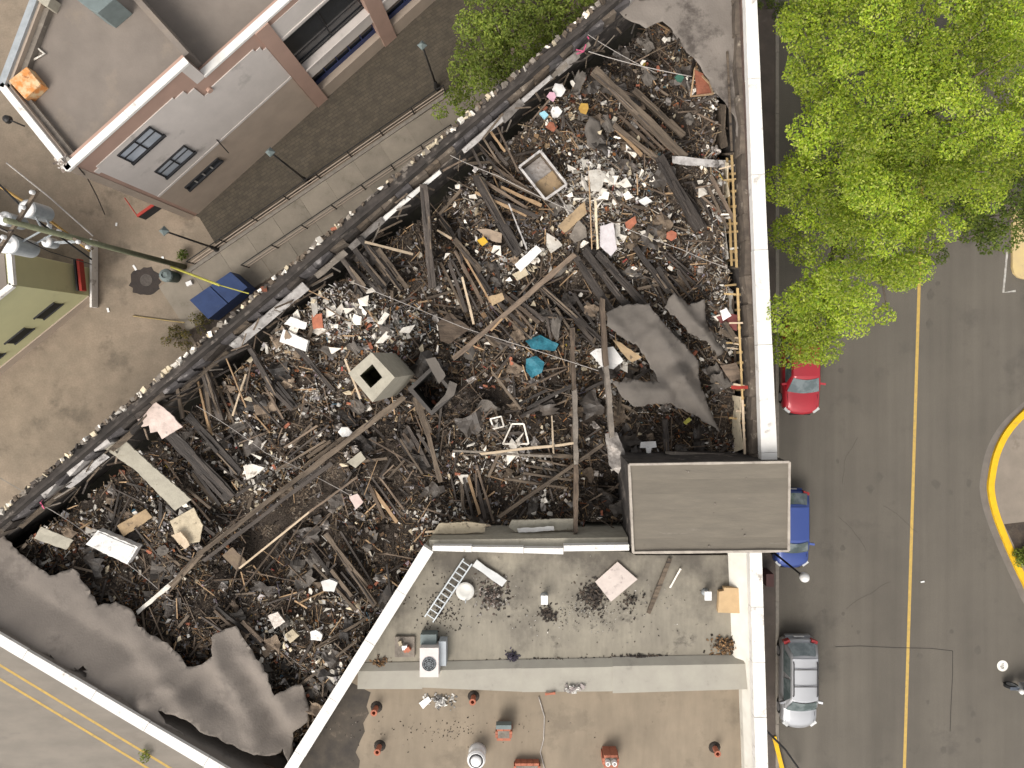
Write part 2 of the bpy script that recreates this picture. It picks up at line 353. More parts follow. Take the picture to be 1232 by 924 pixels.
# ------------------------------------------------------------------ ground, streets
def sheet_px(name, pts, mat, z, parent=None, h=0.0):
    return mobj(name, [(*P(x, y, h).xy, z) for x, y in pts], [tuple(range(len(pts)))], mat, parent)
def flat(name, poly, mat, z, parent=None):
    n = len(poly); a = sum(poly[i][0] * poly[(i + 1) % n][1] - poly[(i + 1) % n][0] * poly[i][1] for i in range(n))
    if a < 0: poly = poly[::-1]
    return mobj(name, [(p[0], p[1], z) for p in poly], [tuple(range(n))], mat, parent)
def strip(name, pts, w, mat, z, parent=None):
    """painted line or seam of width w along world points"""
    pts = [Vector((p[0], p[1], 0)) for p in pts]; L = []; Rr = []
    for i, p in enumerate(pts):
        d = (pts[min(i + 1, len(pts) - 1)] - pts[max(i - 1, 0)]).normalized(); nrm = Vector((-d.y, d.x, 0)) * w / 2
        L.append(p + nrm); Rr.append(p - nrm)
    n = len(pts); v = [(*p.xy, z) for p in Rr] + [(*p.xy, z) for p in L]
    return mobj(name, v, [(i, i + 1, n + i + 1, n + i) for i in range(n - 1)], mat, parent)

g = flat('ground', [(-200, -200), (200, -200), (200, 200), (-200, 200)], m_ground, 0.0); tag(g, kind='structure')
def wear(m, sx, sy, amt, seed_):
    n, l = m.node_tree.nodes, m.node_tree.links; b = n['Principled BSDF']; tc = n.new('ShaderNodeTexCoord'); mp = n.new('ShaderNodeMapping'); mp.inputs['Scale'].default_value = (sx, sy, 1); mp.inputs['Location'].default_value = (seed_, seed_, 0)
    nz = n.new('ShaderNodeTexNoise'); nz.inputs['Scale'].default_value = 1; nz.inputs['Detail'].default_value = 7; nz.inputs['Roughness'].default_value = .6; l.new(tc.outputs['Object'], mp.inputs[0]); l.new(mp.outputs[0], nz.inputs['Vector'])
    mr = n.new('ShaderNodeMapRange'); mr.inputs[1].default_value = .3; mr.inputs[2].default_value = .7; mr.inputs[3].default_value = 1 - amt; mr.inputs[4].default_value = 1 + amt; l.new(nz.outputs['Fac'], mr.inputs[0])
    hv = n.new('ShaderNodeHueSaturation'); src = b.inputs['Base Color'].links[0].from_socket; l.new(src, hv.inputs['Color']); l.new(mr.outputs[0], hv.inputs['Value']); l.new(hv.outputs[0], b.inputs['Base Color'])
wear(m_road, .75, .03, .16, 3.0); wear(m_road, 30, 30, .22, 9.0); wear(m_ground, 1.4, 1.4, .14, 5.0); wear(m_ground, 12, 12, .10, 2.0); wear(m_sroof, 2.5, .8, .12, 4.0); wear(m_broof, 2.2, .4, .10, 6.0); wear(m_broof, .5, .5, .10, 8.0); wear(m_offroof, 1.2, 1.2, .08, 2.0); wear(m_stucco, 1.5, 1.5, .05, 1.0)
east_road = flat('east_road', [(12.15, -200), (12.15, 200), (60, 200), (60, -200)], m_road, .004); tag(east_road, kind='structure')
swA, swB = P(-110, 705, 8.0), P(325, 963, 8.0)             # street front of the ruin, at its parapet
swd = (swB - swA); swd.z = 0; swd.normalize(); swn = Vector((swd.y, -swd.x, 0))   # swn points out to the street
sw_road = flat('front_road', [(swA + swn * 1.2 - swd * 90).xy, (swA + swn * 1.2 + swd * 120).xy, (swA + swn * 60 + swd * 120).xy, (swA + swn * 60 - swd * 90).xy], m_road2, .008)
tag(sw_road, kind='structure')
for a, b in (((0, 800), (205, 924)), ((0, 817), (178, 924))):
    p, q = P(*a), P(*b); d = (q - p).normalized()
    strip('centre_line', [p - d * 30, q + d * 30], .11, m_yline, .013, sw_road)
c0, c1 = P(1106, 335), P(1088, 924); d = (c1 - c0).normalized()
strip('centre_line', [c0 - d * 60, c1 + d * 40], .15, m_yline, .009, east_road)
for pts in ([(1005, 778), (1035, 777), (1075, 779), (1120, 780), (1146, 783)], [(1146, 783), (1146, 810), (1144, 850), (1143, 880)]):
    strip('tar_seam', [P(*p) for p in pts], .035, m_tar, .0095, east_road)
for k in range(26):
    x, y = random.choice((U(985, 1085), U(1105, 1185))), U(300, 930); c_ = P(x, y); r0 = U(.05, .22)
    flat('oil_spot', [(c_.x + r0 * U(.5, 1.2) * math.cos(a), c_.y + r0 * U(.6, 1.6) * math.sin(a)) for a in [q * 6.283 / 9 for q in range(9)]], m_oil, .0088 + k * .00003, east_road)
for k in range(4):
    x, y = U(1000, 1080), U(520, 900); ps = [P(x, y)]; an = U(0, 6.28)
    for q in range(9): an += U(-.25, .25); ps.append(ps[-1] + Vector((math.cos(an), math.sin(an), 0)) * U(.15, .4))
    strip('tar_seam', ps, .012, m_tar, .0097, east_road)
for pts in ([(1212, 300), (1207, 352), (1222, 350)],):
    strip('worn_bay_line', [P(*p) for p in pts], .10, m_wline, .0095, east_road)
# pavement along the east wall, its kerb a real step
side = MB(); side.prism([(7.5, -60), (11.95, -60), (11.95, 60), (7.5, 60)], -.05, .13)
o = side.build('pavement', M('dark_pavement', (.105, .084, .07), (.075, .062, .053), 1.2, .95, .3, 15, c3=(.13, .11, .095), s3=1, t3=.58)); tag(o, kind='structure')
for i in range(30):
    mb = MB(); y0 = -45 + i * 3; mb.box((12.05, y0 + 1.49, .045), .17, 2.98, .19); mb.build('kerb_stone', m_kerb, o)
mb = MB(); pts = [P(930, 884), P(934, 900), P(940, 924), P(944, 945)]
for a, b in zip(pts[:-1], pts[1:]): mb.beam(a + Vector((0, 0, .10)), b + Vector((0, 0, .10)), .2, .2)
mb.build('painted_kerb', m_ykerb, o)
# traffic island with a yellow kerb
isl = [(1290, 465), (1260, 474), (1232, 496), (1211, 519), (1198, 545), (1192, 573), (1191, 590), (1196, 615), (1207, 645), (1220, 675), (1232, 700), (1250, 730), (1300, 745)]
iw = [P(*p) for p in isl]
island = MB(); island.prism([p.xy for p in iw] + [(60, iw[-1].y), (60, iw[0].y)], -.02, .12)
io = island.build('traffic_island', M('island_concrete', (.24, .20, .16), (.20, .168, .135), 1.2, .9, .2, 15, c3=(.17, .14, .11), s3=1.0, t3=.57)); tag(io, kind='structure')
kb = MB()
def smooth_pts(pts, k=4):
    out = []
    for i in range(len(pts) - 1):
        p0, p1, p2, p3 = pts[max(i - 1, 0)], pts[i], pts[i + 1], pts[min(i + 2, len(pts) - 1)]
        for j in range(k):
            t = j / k
            out.append(.5 * ((2 * p1) + (p2 - p0) * t + (2 * p0 - 5 * p1 + 4 * p2 - p3) * t * t + (3 * p1 - p0 - 3 * p2 + p3) * t ** 3))
    return out + [pts[-1]]
ks = smooth_pts(iw)
def ribbon_wall(pts, w, z0, z1):
    b = MB(); vs_ = []; n = len(pts)
    for i, p in enumerate(pts):
        dd = (pts[min(i + 1, n - 1)] - pts[max(i - 1, 0)]); dd.z = 0; dd.normalize(); nn = Vector((-dd.y, dd.x, 0)) * w / 2
        for s_, z in ((1, z0), (1, z1), (-1, z1), (-1, z0)): vs_.append(Vector((p.x, p.y, z)) + nn * s_)
    fs = []
    for i in range(n - 1):
        for k in range(4): fs.append((i * 4 + k, i * 4 + (k + 1) % 4, i * 4 + 4 + (k + 1) % 4, i * 4 + 4 + k))
    fs += [(0, 3, 2, 1), (n * 4 - 4, n * 4 - 3, n * 4 - 2, n * 4 - 1)]
    b.add(vs_, [f[::-1] for f in fs]); return b
ribbon_wall(ks, .30, -.02, .15).build('painted_kerb', m_ykerb, io)
gut = [p + Vector((-.33, 0, 0)) for p in ks]
strip('gutter', gut, .35, M('gutter_concrete', (.17, .148, .128), (.14, .122, .106), 2, .9), .0085, io)
flat('planting_bed', [P(*p).xy for p in [(1206, 630), (1240, 626), (1250, 700), (1236, 694), (1222, 664)]], m_soil, .125, io)
# second island corner with tan paving
mb = MB(); cc = [(1216, 250), (1216, 322), (1218, 329), (1223, 334), (1230, 336), (1300, 336), (1300, 250)]
mb.prism([P(*p).xy for p in cc], -.02, .14); o2 = mb.build('pavement_corner', m_tankerb); tag(o2, kind='structure')
# plaza: dark paver strip along the shop, concrete walkway with slabs
flat('paver_strip', [P(*p).xy for p in [(196, 240), (240, 262), (262, 298), (541, 108), (600, 68), (700, -40), (560, -60), (380, 126)]], m_paver, .006)
tag(bpy.data.objects['paver_strip'], kind='structure')
wk = empty('walkway', P(400, 250)); tag(wk, kind='structure')
A, B = P(212, 332), P(548, 112); du = (B - A).normalized(); dn = Vector((du.y, -du.x, 0))
LW = (B - A).length
i = 0; t = -1.0
while t < LW + 6:
    w = U(1.5, 1.75)
    q = [A + du * t, A + du * (t + w - .01), A + du * (t + w - .01) + dn * 2.6, A + du * t + dn * 2.6]
    mb = MB(); mb.prism([x.xy for x in q], -.03, .035 + U(0, .006)); mb.build('slab', m_walk, wk); t += w; i += 1
mb = MB(); mb.prism([(A + du * (-1.0) + dn * 2.63).xy, (A + du * 18 + dn * 2.63).xy, (A + du * 18 + dn * 3.8).xy, (A + du * (-1.0) + dn * 3.8).xy], -.03, .02)
o = mb.build('planting_bed', m_soil); tag(o, kind='structure')
flat('bark_bed', [(P(*p)).xy for p in [(300, 330), (345, 298), (352, 306), (308, 340)]], m_rustsoil, .03); tag(bpy.data.objects['bark_bed'], kind='structure')
# dark tarmac patch with manhole
ptch = []
for k in range(26):
    a = k / 26 * 2 * math.pi; rr = U(.86, 1.1); ptch.append(P(175 + 19 * rr * math.cos(a), 339 + 18 * rr * math.sin(a)).xy)
po = flat('tarmac_patch', ptch, m_patch, .006); tag(po, kind='structure')
c = P(176, 337)
mh = MB(); mh.lathe((c.x, c.y, .004), [(.30, 0), (.30, .014), (.24, .014), (.235, .009)], 24)
o = mh.build('manhole_cover', M('manhole_iron', (.10, .085, .072), (.06, .05, .045), 8, .7, .5)); tag(o, 'round manhole cover set in the dark tarmac patch', 'manhole')
# round white painted disc on the road, with dark characters
c = P(1206, 801)
rd = MB(); rd.lathe((c.x, c.y, .010), [(.27, 0), (.27, .004)], 28)
rnd_ = rd.build('road_roundel', M('roundel_paint', (.8, .77, .7), (.74, .7, .62), 3, .7)); tag(rnd_, 'round white disc painted on the road with dark characters', 'road marking')
for dx, dy, w, h_ in ((-.02, .09, .09, .03), (.03, .115, .03, .08), (-.03, .0, .13, .03), (.03, .02, .03, .07), (-.03, -.06, .12, .03), (-.09, -.03, .03, .07), (-.01, -.12, .1, .03), (.05, -.09, .03, .07)):
    mb = MB(); mb.box((c.x + dx, c.y + dy, .0155), w, h_, .003); mb.build('letter_stroke', m_blackpaint, rnd_)
# faint joints in the plaza
for a, b in (((0, 575), (60, 610)), ((215, 345), (262, 400)), ((160, 380), (225, 388))):
    strip('paving_joint', [P(*a), P(*b)], .05, m_kerb, .004, g)

# ------------------------------------------------------------------ the burned building
ZT, ZR = 8.0, 5.0
ring_px = [(-110, 705), (325, 963), (515, 660), (757, 657), (938, 657), (902, -154)]
ring = [P(x, y, ZT) for x, y in ring_px]
cen = sum((p for p in ring), Vector()) / len(ring)
ruin = empty('burned_building', (cen.x, cen.y, 0)); tag(ruin, 'roofless burned-out brick building full of charred rubble', 'building')
def inward(p, q):
    d = (q - p); d.z = 0; d.normalize(); n = Vector((-d.y, d.x, 0))
    m = (p + q) / 2; m.z = 0
    return d, (n if inpoly(*(m + n * .3).xy, ring) else -n)
def wallseg(name, p, q, o0, o1, z0, z1, mat, parent=ruin, ext=(0, 0)):
    d, n = inward(p, q); p = p - d * ext[0]; q = q + d * ext[1]
    mb = MB(); mb.prism([(p + n * o0).xy, (q + n * o0).xy, (q + n * o1).xy, (p + n * o1).xy], z0, z1)
    return mb.build(name, mat, parent)
pA, pC, pD, pE, pG, pN = ring
wallseg('wall', pN, pA, .0, .30, 0, 7.75, m_charwall)
wallseg('wall', pA, pC, -.14, .16, 0, 7.86, m_membrane)
wallseg('wall', pG, pN, .0, .42, 0, 7.6, m_brick_wall)
wallseg('wall', pC, pD, -.16, .16, 0, 7.7, m_concrete, ext=(0, .0))
wallseg('wall', pD, pE, -.16, .25, 0, 7.68, m_concrete, ext=(0, .0))
mb = MB(); mb.prism([p.xy for p in ring], 4.2, 4.4); mb.build('floor_slab', m_soot, ruin)

# white copings, cut into lengths
def coping(p, q, o0, o1, z0, z1, mat, n, parent, wob=.012, name='coping_piece', gap=.008, taper=0.0):
    d, nn = inward(p, q); L = (q - p); L.z = 0; L = L.length
    cuts = [0.0] + sorted((i + U(-.15, .15)) / n for i in range(1, n)) + [1.0]
    for a, b in zip(cuts[:-1], cuts[1:]):
        w = U(-wob, wob); a_ = p + d * (a * L + gap); b_ = p + d * (b * L - gap)
        mb = MB(); mb.prism([(a_ + nn * (o0 + w)).xy, (b_ + nn * (o0 + w * .3)).xy, (b_ + nn * (o1 + w + taper * b)).xy, (a_ + nn * (o1 - w + taper * a)).xy], z0 + w * .2, z1 + w * .3)
        mb.build(name, random.choice(mat) if isinstance(mat, list) else mat, parent)
coping(pG, pN, -.06, .56, 7.6, 8.0, m_white, 7, ruin, taper=-.22)
coping(pA, pC, -.20, .20, 7.86, 8.0, m_white, 6, ruin)
coping(pC, pD, -.24, .20, 7.7, 8.0, m_white, 5, ruin)
coping(P(520, 660, 8), P(678, 664, 8), -.10, .12, 7.68, 7.99, m_white, 3, ruin, .03)
coping(P(678, 658, 8), P(757, 657, 8), -.16, .06, 7.68, 8.03, m_white, 1, ruin, .01)

# north-west parapet: broken pale brick edge, charred core, flashing strips
d_nw, n_nw = inward(pN, pA); L_nw = (pA - pN).length
t = 4.2; k = 0
while t < L_nw - 2.5:
    w = U(.06, .2); p = pN + d_nw * (t + w / 2)
    if R() < .9:
        mb = MB(); mb.beam((p - d_nw * w * .46 + n_nw * U(.02, .12)).xy.to_3d() + Vector((0, 0, 7.85 + U(-.05, .06))),
                           (p + d_nw * w * .46 + n_nw * U(.02, .12)).xy.to_3d() + Vector((0, 0, 7.85 + U(-.05, .06))), U(.06, .22), U(.05, .2), .03, 1)
        mb.build('brick', random.choices((m_plaster, m_cream, m_brickred, m_ledge, m_chargrey, m_char), (.2, .14, .02, .3, .22, .12))[0], ruin)
    t += w
wallseg('parapet_core', pN, pA, .30, .40, 6.9, 7.8, m_charwall)
coping(pN, pA, .38, .54, 6.6, 7.3, [m_scorchledge, m_scorchledge, m_scorchledge, m_silver, m_eledge, m_char, m_chargrey], 60, ruin, .07, 'ledge_block', .01)
wallseg('inner_wall', pN, pA, .44, .60, 4.4, 6.6, m_charwall)
def on_wall(px, py, z, p=pN, q=pA, off=.5):
    """point of the inner wall face, at height z, nearest below the picture point"""
    d, n = inward(p, q); w = P(px, py, z); s = (w - p).dot(d)
    r = p + d * s + n * off; r.z = z
    return r
for (x0, y0), (x1, y1), wd, mt in (((72, 573), (122, 540), .30, m_silver), ((262, 396), (362, 336), .42, m_silver), ((368, 318), (405, 290), .30, m_ledge),
                               ((446, 250), (514, 188), .2, m_dirtwhite), ((546, 168), (592, 128), .24, m_silver), ((610, 112), (650, 78), .22, m_silver),
                               ((650, 80), (698, 40), .20, m_ledge), ((125, 530), (165, 495), .25, m_chargrey), ((405, 280), (446, 246), .3, m_metal), ((10, 615), (60, 575), .22, m_chargrey),
                               ((200, 450), (255, 400), .18, m_chargrey), ((592, 130), (615, 108), .4, m_metal), ((655, 70), (675, 40), .4, m_metal)):
    p = on_wall(x0, y0, 6.85, off=.74); q = on_wall(x1, y1, 6.85, off=.74)
    mb = MB(); mb.beam(p + Vector((0, 0, U(-.05, .1))), q + Vector((0, 0, U(-.05, .1))), wd, .05, .02, 4, roll=-.9); o = mb.build('flashing_strip', mt, ruin)
for k in range(120):   # lath and cables hanging along that wall
    s = U(5, L_nw - 5); z = U(5.3, 7.5); p = pN + d_nw * s + n_nw * (.66 + U(0, .25)); p.z = z
    q = p + d_nw * U(-1.3, 1.3) + n_nw * U(-.05, .3) + Vector((0, 0, U(-.7, .2)))
    mb = MB(); mb.beam(p, q, U(.04, .09), .03, .01, 2); mb.build('lath', random.choice((m_char, m_chargrey, m_chargrey, m_brownwood, m_ledge)), ruin)

# east wall: bare ledge, plaster skin, studs and rails
d_e, n_e = inward(pG, pN)
coping(pG, pN, .30, .66, 6.6, 7.35, m_eledge, 22, ruin, .06, 'ledge_block', .004, -.08)
wallseg('inner_wall', pG, pN, .50, .64, 4.4, 6.6, m_charwall)
def ew(py, off, z): 
    s = (P(920, py, z) - pG).dot(d_e); r = pG + d_e * s + n_e * off; r.z = z; return r
for k in range(34):
    y = 185 + k * 10.4 + U(-2, 2)
    if 325 < y < 345 or 400 < y < 415: continue
    mb = MB(); mb.beam(ew(y, .78, 4.5), ew(y, .78, 6.95 + U(-.15, .1)), .05, .10, .004); mb.build('stud', m_stud if R() < .72 else m_chargrey, ruin)
for a, b, z, mt in ((185, 320, 6.97, m_stud), (345, 480, 6.95, m_stud), (188, 318, 6.3, m_stud), (350, 450, 6.2, m_brownwood), (480, 545, 6.95, m_palewood), (60, 180, 7.0, m_chargrey), (20, 120, 6.4, m_char)):
    mb = MB(); mb.beam(ew(a, .86, z), ew(b, .86, z), .09, .05, .008, 5); mb.build('rail', mt, ruin)
for a, b, z0, z1, mt in ((225, 315, 5.1, 6.0, m_plaster), (190, 240, 5.2, 6.6, m_cream), (345, 385, 5.2, 6.4, m_plaster), (400, 440, 5.0, 5.8, m_cream), (472, 545, 5.0, 6.9, m_cream), (120, 180, 5.0, 6.6, m_chargrey), (205, 310, 5.0, 5.5, m_brickred)):
    p, q = ew(a, .98, z0), ew(b, .98, z0); p2, q2 = ew(a + 4, .88, z1), ew(b - 6, .88, z1)
    m_ = (p2 + q2) / 2 + Vector((0, 0, -.3)); nn = n_e * .03
    vs_ = [p, q, q2, m_, p2]; vs_ = [v for v in vs_] + [v + nn for v in vs_]
    mb = MB(); mb.add(vs_, [(0, 1, 2, 3, 4), (9, 8, 7, 6, 5)] + [(i, 5 + i, 5 + (i + 1) % 5, (i + 1) % 5) for i in range(5)]); mb.build('plaster_panel', mt, ruin)
for k in range(16):
    y = U(190, 540); p = ew(y, .74, U(6.3, 7.1)); mb = MB(); mb.beam(p, p + n_e * U(.25, .6) + Vector((0, U(-.1, .1), U(-.15, .05))), U(.05, .09), .04, .01); mb.build('nogging', random.choice((m_palewood, m_stud, m_plaster)), ruin)

# rubble bed
PITS = [(303, 652, 15, 1.6), (740, 580, 18, .7), (735, 45, 40, .7), (345, 795, 16, .6), (690, 350, 28, .7), (700, 440, 20, .8), (600, 470, 30, .5), (530, 265, 25, .5), (375, 600, 35, .6), (455, 520, 40, .5)]
HEAPS = [(715, 235, 50, .8), (400, 380, 70, .6), (860, 230, 40, .3), (330, 560, 50, .4), (620, 540, 50, .3), (650, 120, 50, .3), (215, 600, 45, .4), (850, 120, 30, .6), (360, 760, 50, .3)]
pitw = [(P(x, y, ZR), r * (HC - ZR) / F, d) for x, y, r, d in PITS]; heapw = [(P(x, y, ZR), r * (HC - ZR) / F, d) for x, y, r, d in HEAPS]
PITA, PITB = P(302, 662, ZR), P(400, 575, ZR)
def zr(x, y, fine=True):
    z = ZR + .5 * fbm(x, y, .38, 3.1) + (.16 * fbm(x, y, 1.9, 7.7) if fine else 0)
    z += 1.5 * math.exp(-((abs((Vector((x, y, 0)) - pN.xy.to_3d()).dot(n_nw)) - .5) / .9) ** 2)
    z += .75 * math.exp(-((abs((Vector((x, y, 0)) - swA.xy.to_3d()).dot(swn)) - 3.0) / 2.6) ** 2)
    z += .8 * math.exp(-((abs((Vector((x, y, 0)) - pG.xy.to_3d()).dot(n_e)) - 1.0) / .8) ** 2)
    z += .9 * math.exp(-(segd(x, y, pD, pE) / .9) ** 2) + .7 * math.exp(-(segd(x, y, pC, pD) / 1.0) ** 2)
    for c_, r, d in pitw: z -= d * math.exp(-((math.hypot(x - c_.x, y - c_.y) / r) ** 4))
    z -= .45 * math.exp(-(segd(x, y, PITA, PITB) / .55) ** 4)
    for c_, r, d in heapw: z += d * math.exp(-((math.hypot(x - c_.x, y - c_.y) / r) ** 2))
    return max(z, 4.5)
inner = [P(x, y, ZT) for x, y in [(-95, 705), (325, 952), (512, 652), (757, 645), (925, 645), (886, -120)]]
inner[-2] = pG + n_e * .68 + Vector((0, .4, 0)); inner[-1] = pN + n_e * 1.2 + Vector((0, -2.6, 0)); inner[0] = pA + n_nw * .6 + Vector((1.0, 0, 0))
xs = [p.x for p in inner]; ys = [p.y for p in inner]
step = .15; gx = int((max(xs) - min(xs)) / step) + 1; gy = int((max(ys) - min(ys)) / step) + 1
idx = {}; rv = []; rf = []
for i in range(gx):
    for j in range(gy):
        x = min(xs) + i * step; y = min(ys) + j * step
        if inpoly(x, y, inner) and y > -19 and x > -25.5:
            idx[i, j] = len(rv); rv.append((x, y, zr(x, y) + .09 * noise.noise(Vector((x * 5, y * 5, 0)))))
for (i, j) in idx:
    if (i + 1, j) in idx and (i, j + 1) in idx and (i + 1, j + 1) in idx: rf.append((idx[i, j], idx[i + 1, j], idx[i + 1, j + 1], idx[i, j + 1]))
o = mobj('rubble_bed', rv, rf, m_rubble, smooth=True); tag(o, 'black ash and crumbs covering the floor of the burned building', 'rubble', kind='stuff')

# zones of pale and of black debris (picture spots seen from above, at floor level)
WHITE = [(715, 230, 42, 46, .95), (755, 212, 40, 18, .8), (738, 285, 18, 24, .8), (405, 375, 62, 34, .9), (345, 400, 40, 30, .7), (470, 392, 40, 32, .8), (320, 568, 28, 26, .75), (222, 612, 40, 34, .55),
         (628, 550, 45, 26, .5), (610, 520, 30, 20, .45), (640, 592, 45, 22, .3), (345, 765, 50, 40, .4), (420, 745, 40, 30, .45), (410, 790, 40, 30, .5), (862, 240, 24, 50, .65), (868, 375, 20, 50, .55), (640, 305, 40, 24, .5), (600, 318, 40, 30, .45), (305, 500, 45, 40, .4),
         (650, 130, 45, 25, .4), (858, 128, 24, 30, .6), (742, 430, 26, 16, .7), (560, 230, 40, 30, .35), (800, 280, 60, 30, .4), (380, 470, 60, 40, .4), (520, 625, 50, 18, .45), (800, 400, 30, 30, .35), (460, 330, 25, 18, .3), (590, 280, 20, 20, .4), (120, 620, 50, 40, .25), (560, 560, 40, 40, .3)]
BLACK = [(740, 55, 55, 45, .95), (525, 255, 36, 55, .85), (445, 312, 36, 34, .8), (690, 360, 40, 36, .85), (740, 570, 34, 40, .9), (310, 645, 62, 34, .95), (435, 520, 62, 30, .85), (480, 560, 60, 44, .8), (590, 110, 40, 30, .5), (250, 545, 46, 46, .8), (822, 230, 18, 40, .85),
         (560, 485, 44, 30, .75), (770, 520, 55, 24, .7), (560, 180, 40, 40, .5), (280, 720, 50, 30, .6), (640, 340, 30, 20, .6), (800, 130, 50, 40, .5), (660, 500, 40, 30, .6), (540, 400, 30, 30, .5), (440, 660, 50, 40, .5), (650, 620, 50, 20, .6)]
def zone(px, py, Z):
    s = 0.0
    for x, y, rx, ry, w in Z:
        e = math.exp(-(((px - x) / rx) ** 2 + ((py - y) / ry) ** 2) * .8); s = max(s, w * e)
    return s
def to_px(x, y, h): k = F / (HC - h); return NX + x * k, NY - y * k
PAL = {'char': [(.03, .023, .018), (.045, .035, .028), (.07, .056, .046), (.035, .026, .02), (.06, .044, .033)],
       'grey': [(.14, .112, .088), (.2, .168, .138), (.29, .25, .21), (.11, .086, .066), (.17, .13, .1), (.24, .22, .22)],
       'wood': [(.30, .19, .10), (.36, .25, .145), (.22, .14, .08), (.15, .095, .057), (.46, .34, .21), (.19, .12, .07)],
       'pale': [(.72, .67, .59), (.60, .54, .44), (.78, .74, .68), (.52, .46, .38), (.66, .6, .5), (.7, .64, .62)],
       'rust': [(.32, .12, .055), (.4, .17, .06), (.24, .09, .05)],
       'odd': [(.5, .36, .06), (.1, .2, .27), (.35, .3, .36), (.2, .3, .3), (.45, .1, .08), (.48, .36, .4)]}
def pick(px, py):
    w, b = zone(px, py, WHITE), zone(px, py, BLACK)
    ws = {'char': .34 + b * 1.4 - w * .25, 'grey': .26 * (1 - b * .4), 'wood': .30 * (1 - b * .6), 'pale': .07 * (1 - b) + w * w * 1.9, 'rust': .05 * (1 - b), 'odd': .009}
    kk = list(ws); return random.choices(kk, [max(.005, ws[x]) for x in kk])[0]
def rand_spot():
    while True:
        x = U(min(xs), max(xs)); y = U(max(min(ys), -18.6), max(ys))
        if inpoly(x, y, inner):
            px, py = to_px(x, y, ZR + .3)
            if -15 < px < 1000 and -15 < py < 940: return x, y, px, py

# small crumbs and splinters nobody could count: one mass for each stuff
mass = {k: MB() for k in ('char', 'grey', 'wood', 'pale', 'rust', 'odd')}
for i in range(80000):
    x, y, px, py = rand_spot(); kd = pick(px, py)
    if segd(x, y, PITA, PITB) < .62 and R() < .88: continue
    if kd == 'char' and R() < .3: continue
    if fbm(x, y, .8, 11.3, 3) < -.12 and zone(px, py, WHITE) < .4 and R() < .75: continue
    col = random.choice(PAL[kd]); v = U(.35, 1.1); col = tuple(c * v for c in col)
    z = zr(x, y) + U(.0, .16)
    if R() < (.75 if kd in ('wood', 'char') else .3):
        L = U(.1, .8) * U(.3, 1); w = U(.008, .035); h = U(.008, .025)
    else:
        L = (U(.03, .13) if R() < .85 else U(.1, .26)) if kd != 'grey' else U(.03, .2); w = L * U(.3, 1); h = U(.008, .045)
    a = U(0, 6.283); tz = U(-.35, .35) * L
    dv = Vector((math.cos(a) * L / 2, math.sin(a) * L / 2, tz / 2))
    c = Vector((x, y, z)); mass[kd].beam(c - dv, c + dv, w, h, .004 if L < .2 else .006, 1, U(-.6, .6), col)
for i in range(9000):
    x, y, px, py = rand_spot(); w_ = zone(px, py, WHITE)
    if R() > w_ ** 2.2: continue
    v = U(.7, 1.1); col = tuple(c * v for c in random.choice(PAL['pale'])); L = U(.04, .17); a = U(0, 6.283); dv = Vector((math.cos(a), math.sin(a), U(-.4, .4))) * L / 2
    c = Vector((x, y, zr(x, y) + U(.05, .26))); mass['pale'].beam(c - dv, c + dv, L * U(.3, 1), U(.01, .04), .006, 1, U(-.6, .6), col)
for kd, nm, lb in (('char', 'charred_debris', 'black charred splinters strewn through the ruin'), ('grey', 'ash_debris', 'grey ashy crumbs and flakes strewn through the ruin'), ('wood', 'splintered_wood_debris', 'brown wood splinters strewn through the ruin'),
                   ('pale', 'plaster_debris', 'white and cream plaster crumbs strewn through the ruin'), ('rust', 'brick_debris', 'rust red brick crumbs strewn through the ruin'), ('odd', 'household_debris', 'coloured scraps of household litter strewn through the ruin')):
    o = mass[kd].build(nm, m_debris); tag(o, lb, 'debris', kind='stuff')

# larger loose pieces: each an object, mesh data shared between alike pieces
def variants(fn, n): return [fn() for _ in range(n)]
def raw_mesh(mb, mat, name):
    me = bpy.data.meshes.new(name); me.from_pydata([tuple(v) for v in mb.v], [], mb.f); me.materials.append(mat); me.update(); return me
def plank_mesh(L0, L1, w0, w1, h, mat, nm):
    def f():
        L, w = U(L0, L1), U(w0, w1); mb = MB(); mb.beam((-L / 2, 0, 0), (L / 2, 0, 0), w, U(*h), w * .1, 3); return raw_mesh(mb, mat(), nm)
    return f
def chunk_mesh(s0, s1, h, mat, nm):
    def f():
        n = random.choice((3, 4, 4, 5)); s = U(s0, s1); asp = U(.35, 1); a0 = U(0, 6)
        poly = [(s * U(.5, 1.25) * math.cos(a0 + 6.283 * (k + U(-.25, .25)) / n), s * asp * U(.5, 1.25) * math.sin(a0 + 6.283 * (k + U(-.25, .25)) / n)) for k in range(n)]
        mb = MB(); hh = U(*h); mb.prism(poly, -hh / 2, hh / 2)
        for v in mb.v: v += Vector((U(-.02, .02), U(-.02, .02), U(-.03, .03)))
        return raw_mesh(mb, mat(), nm)
    return f
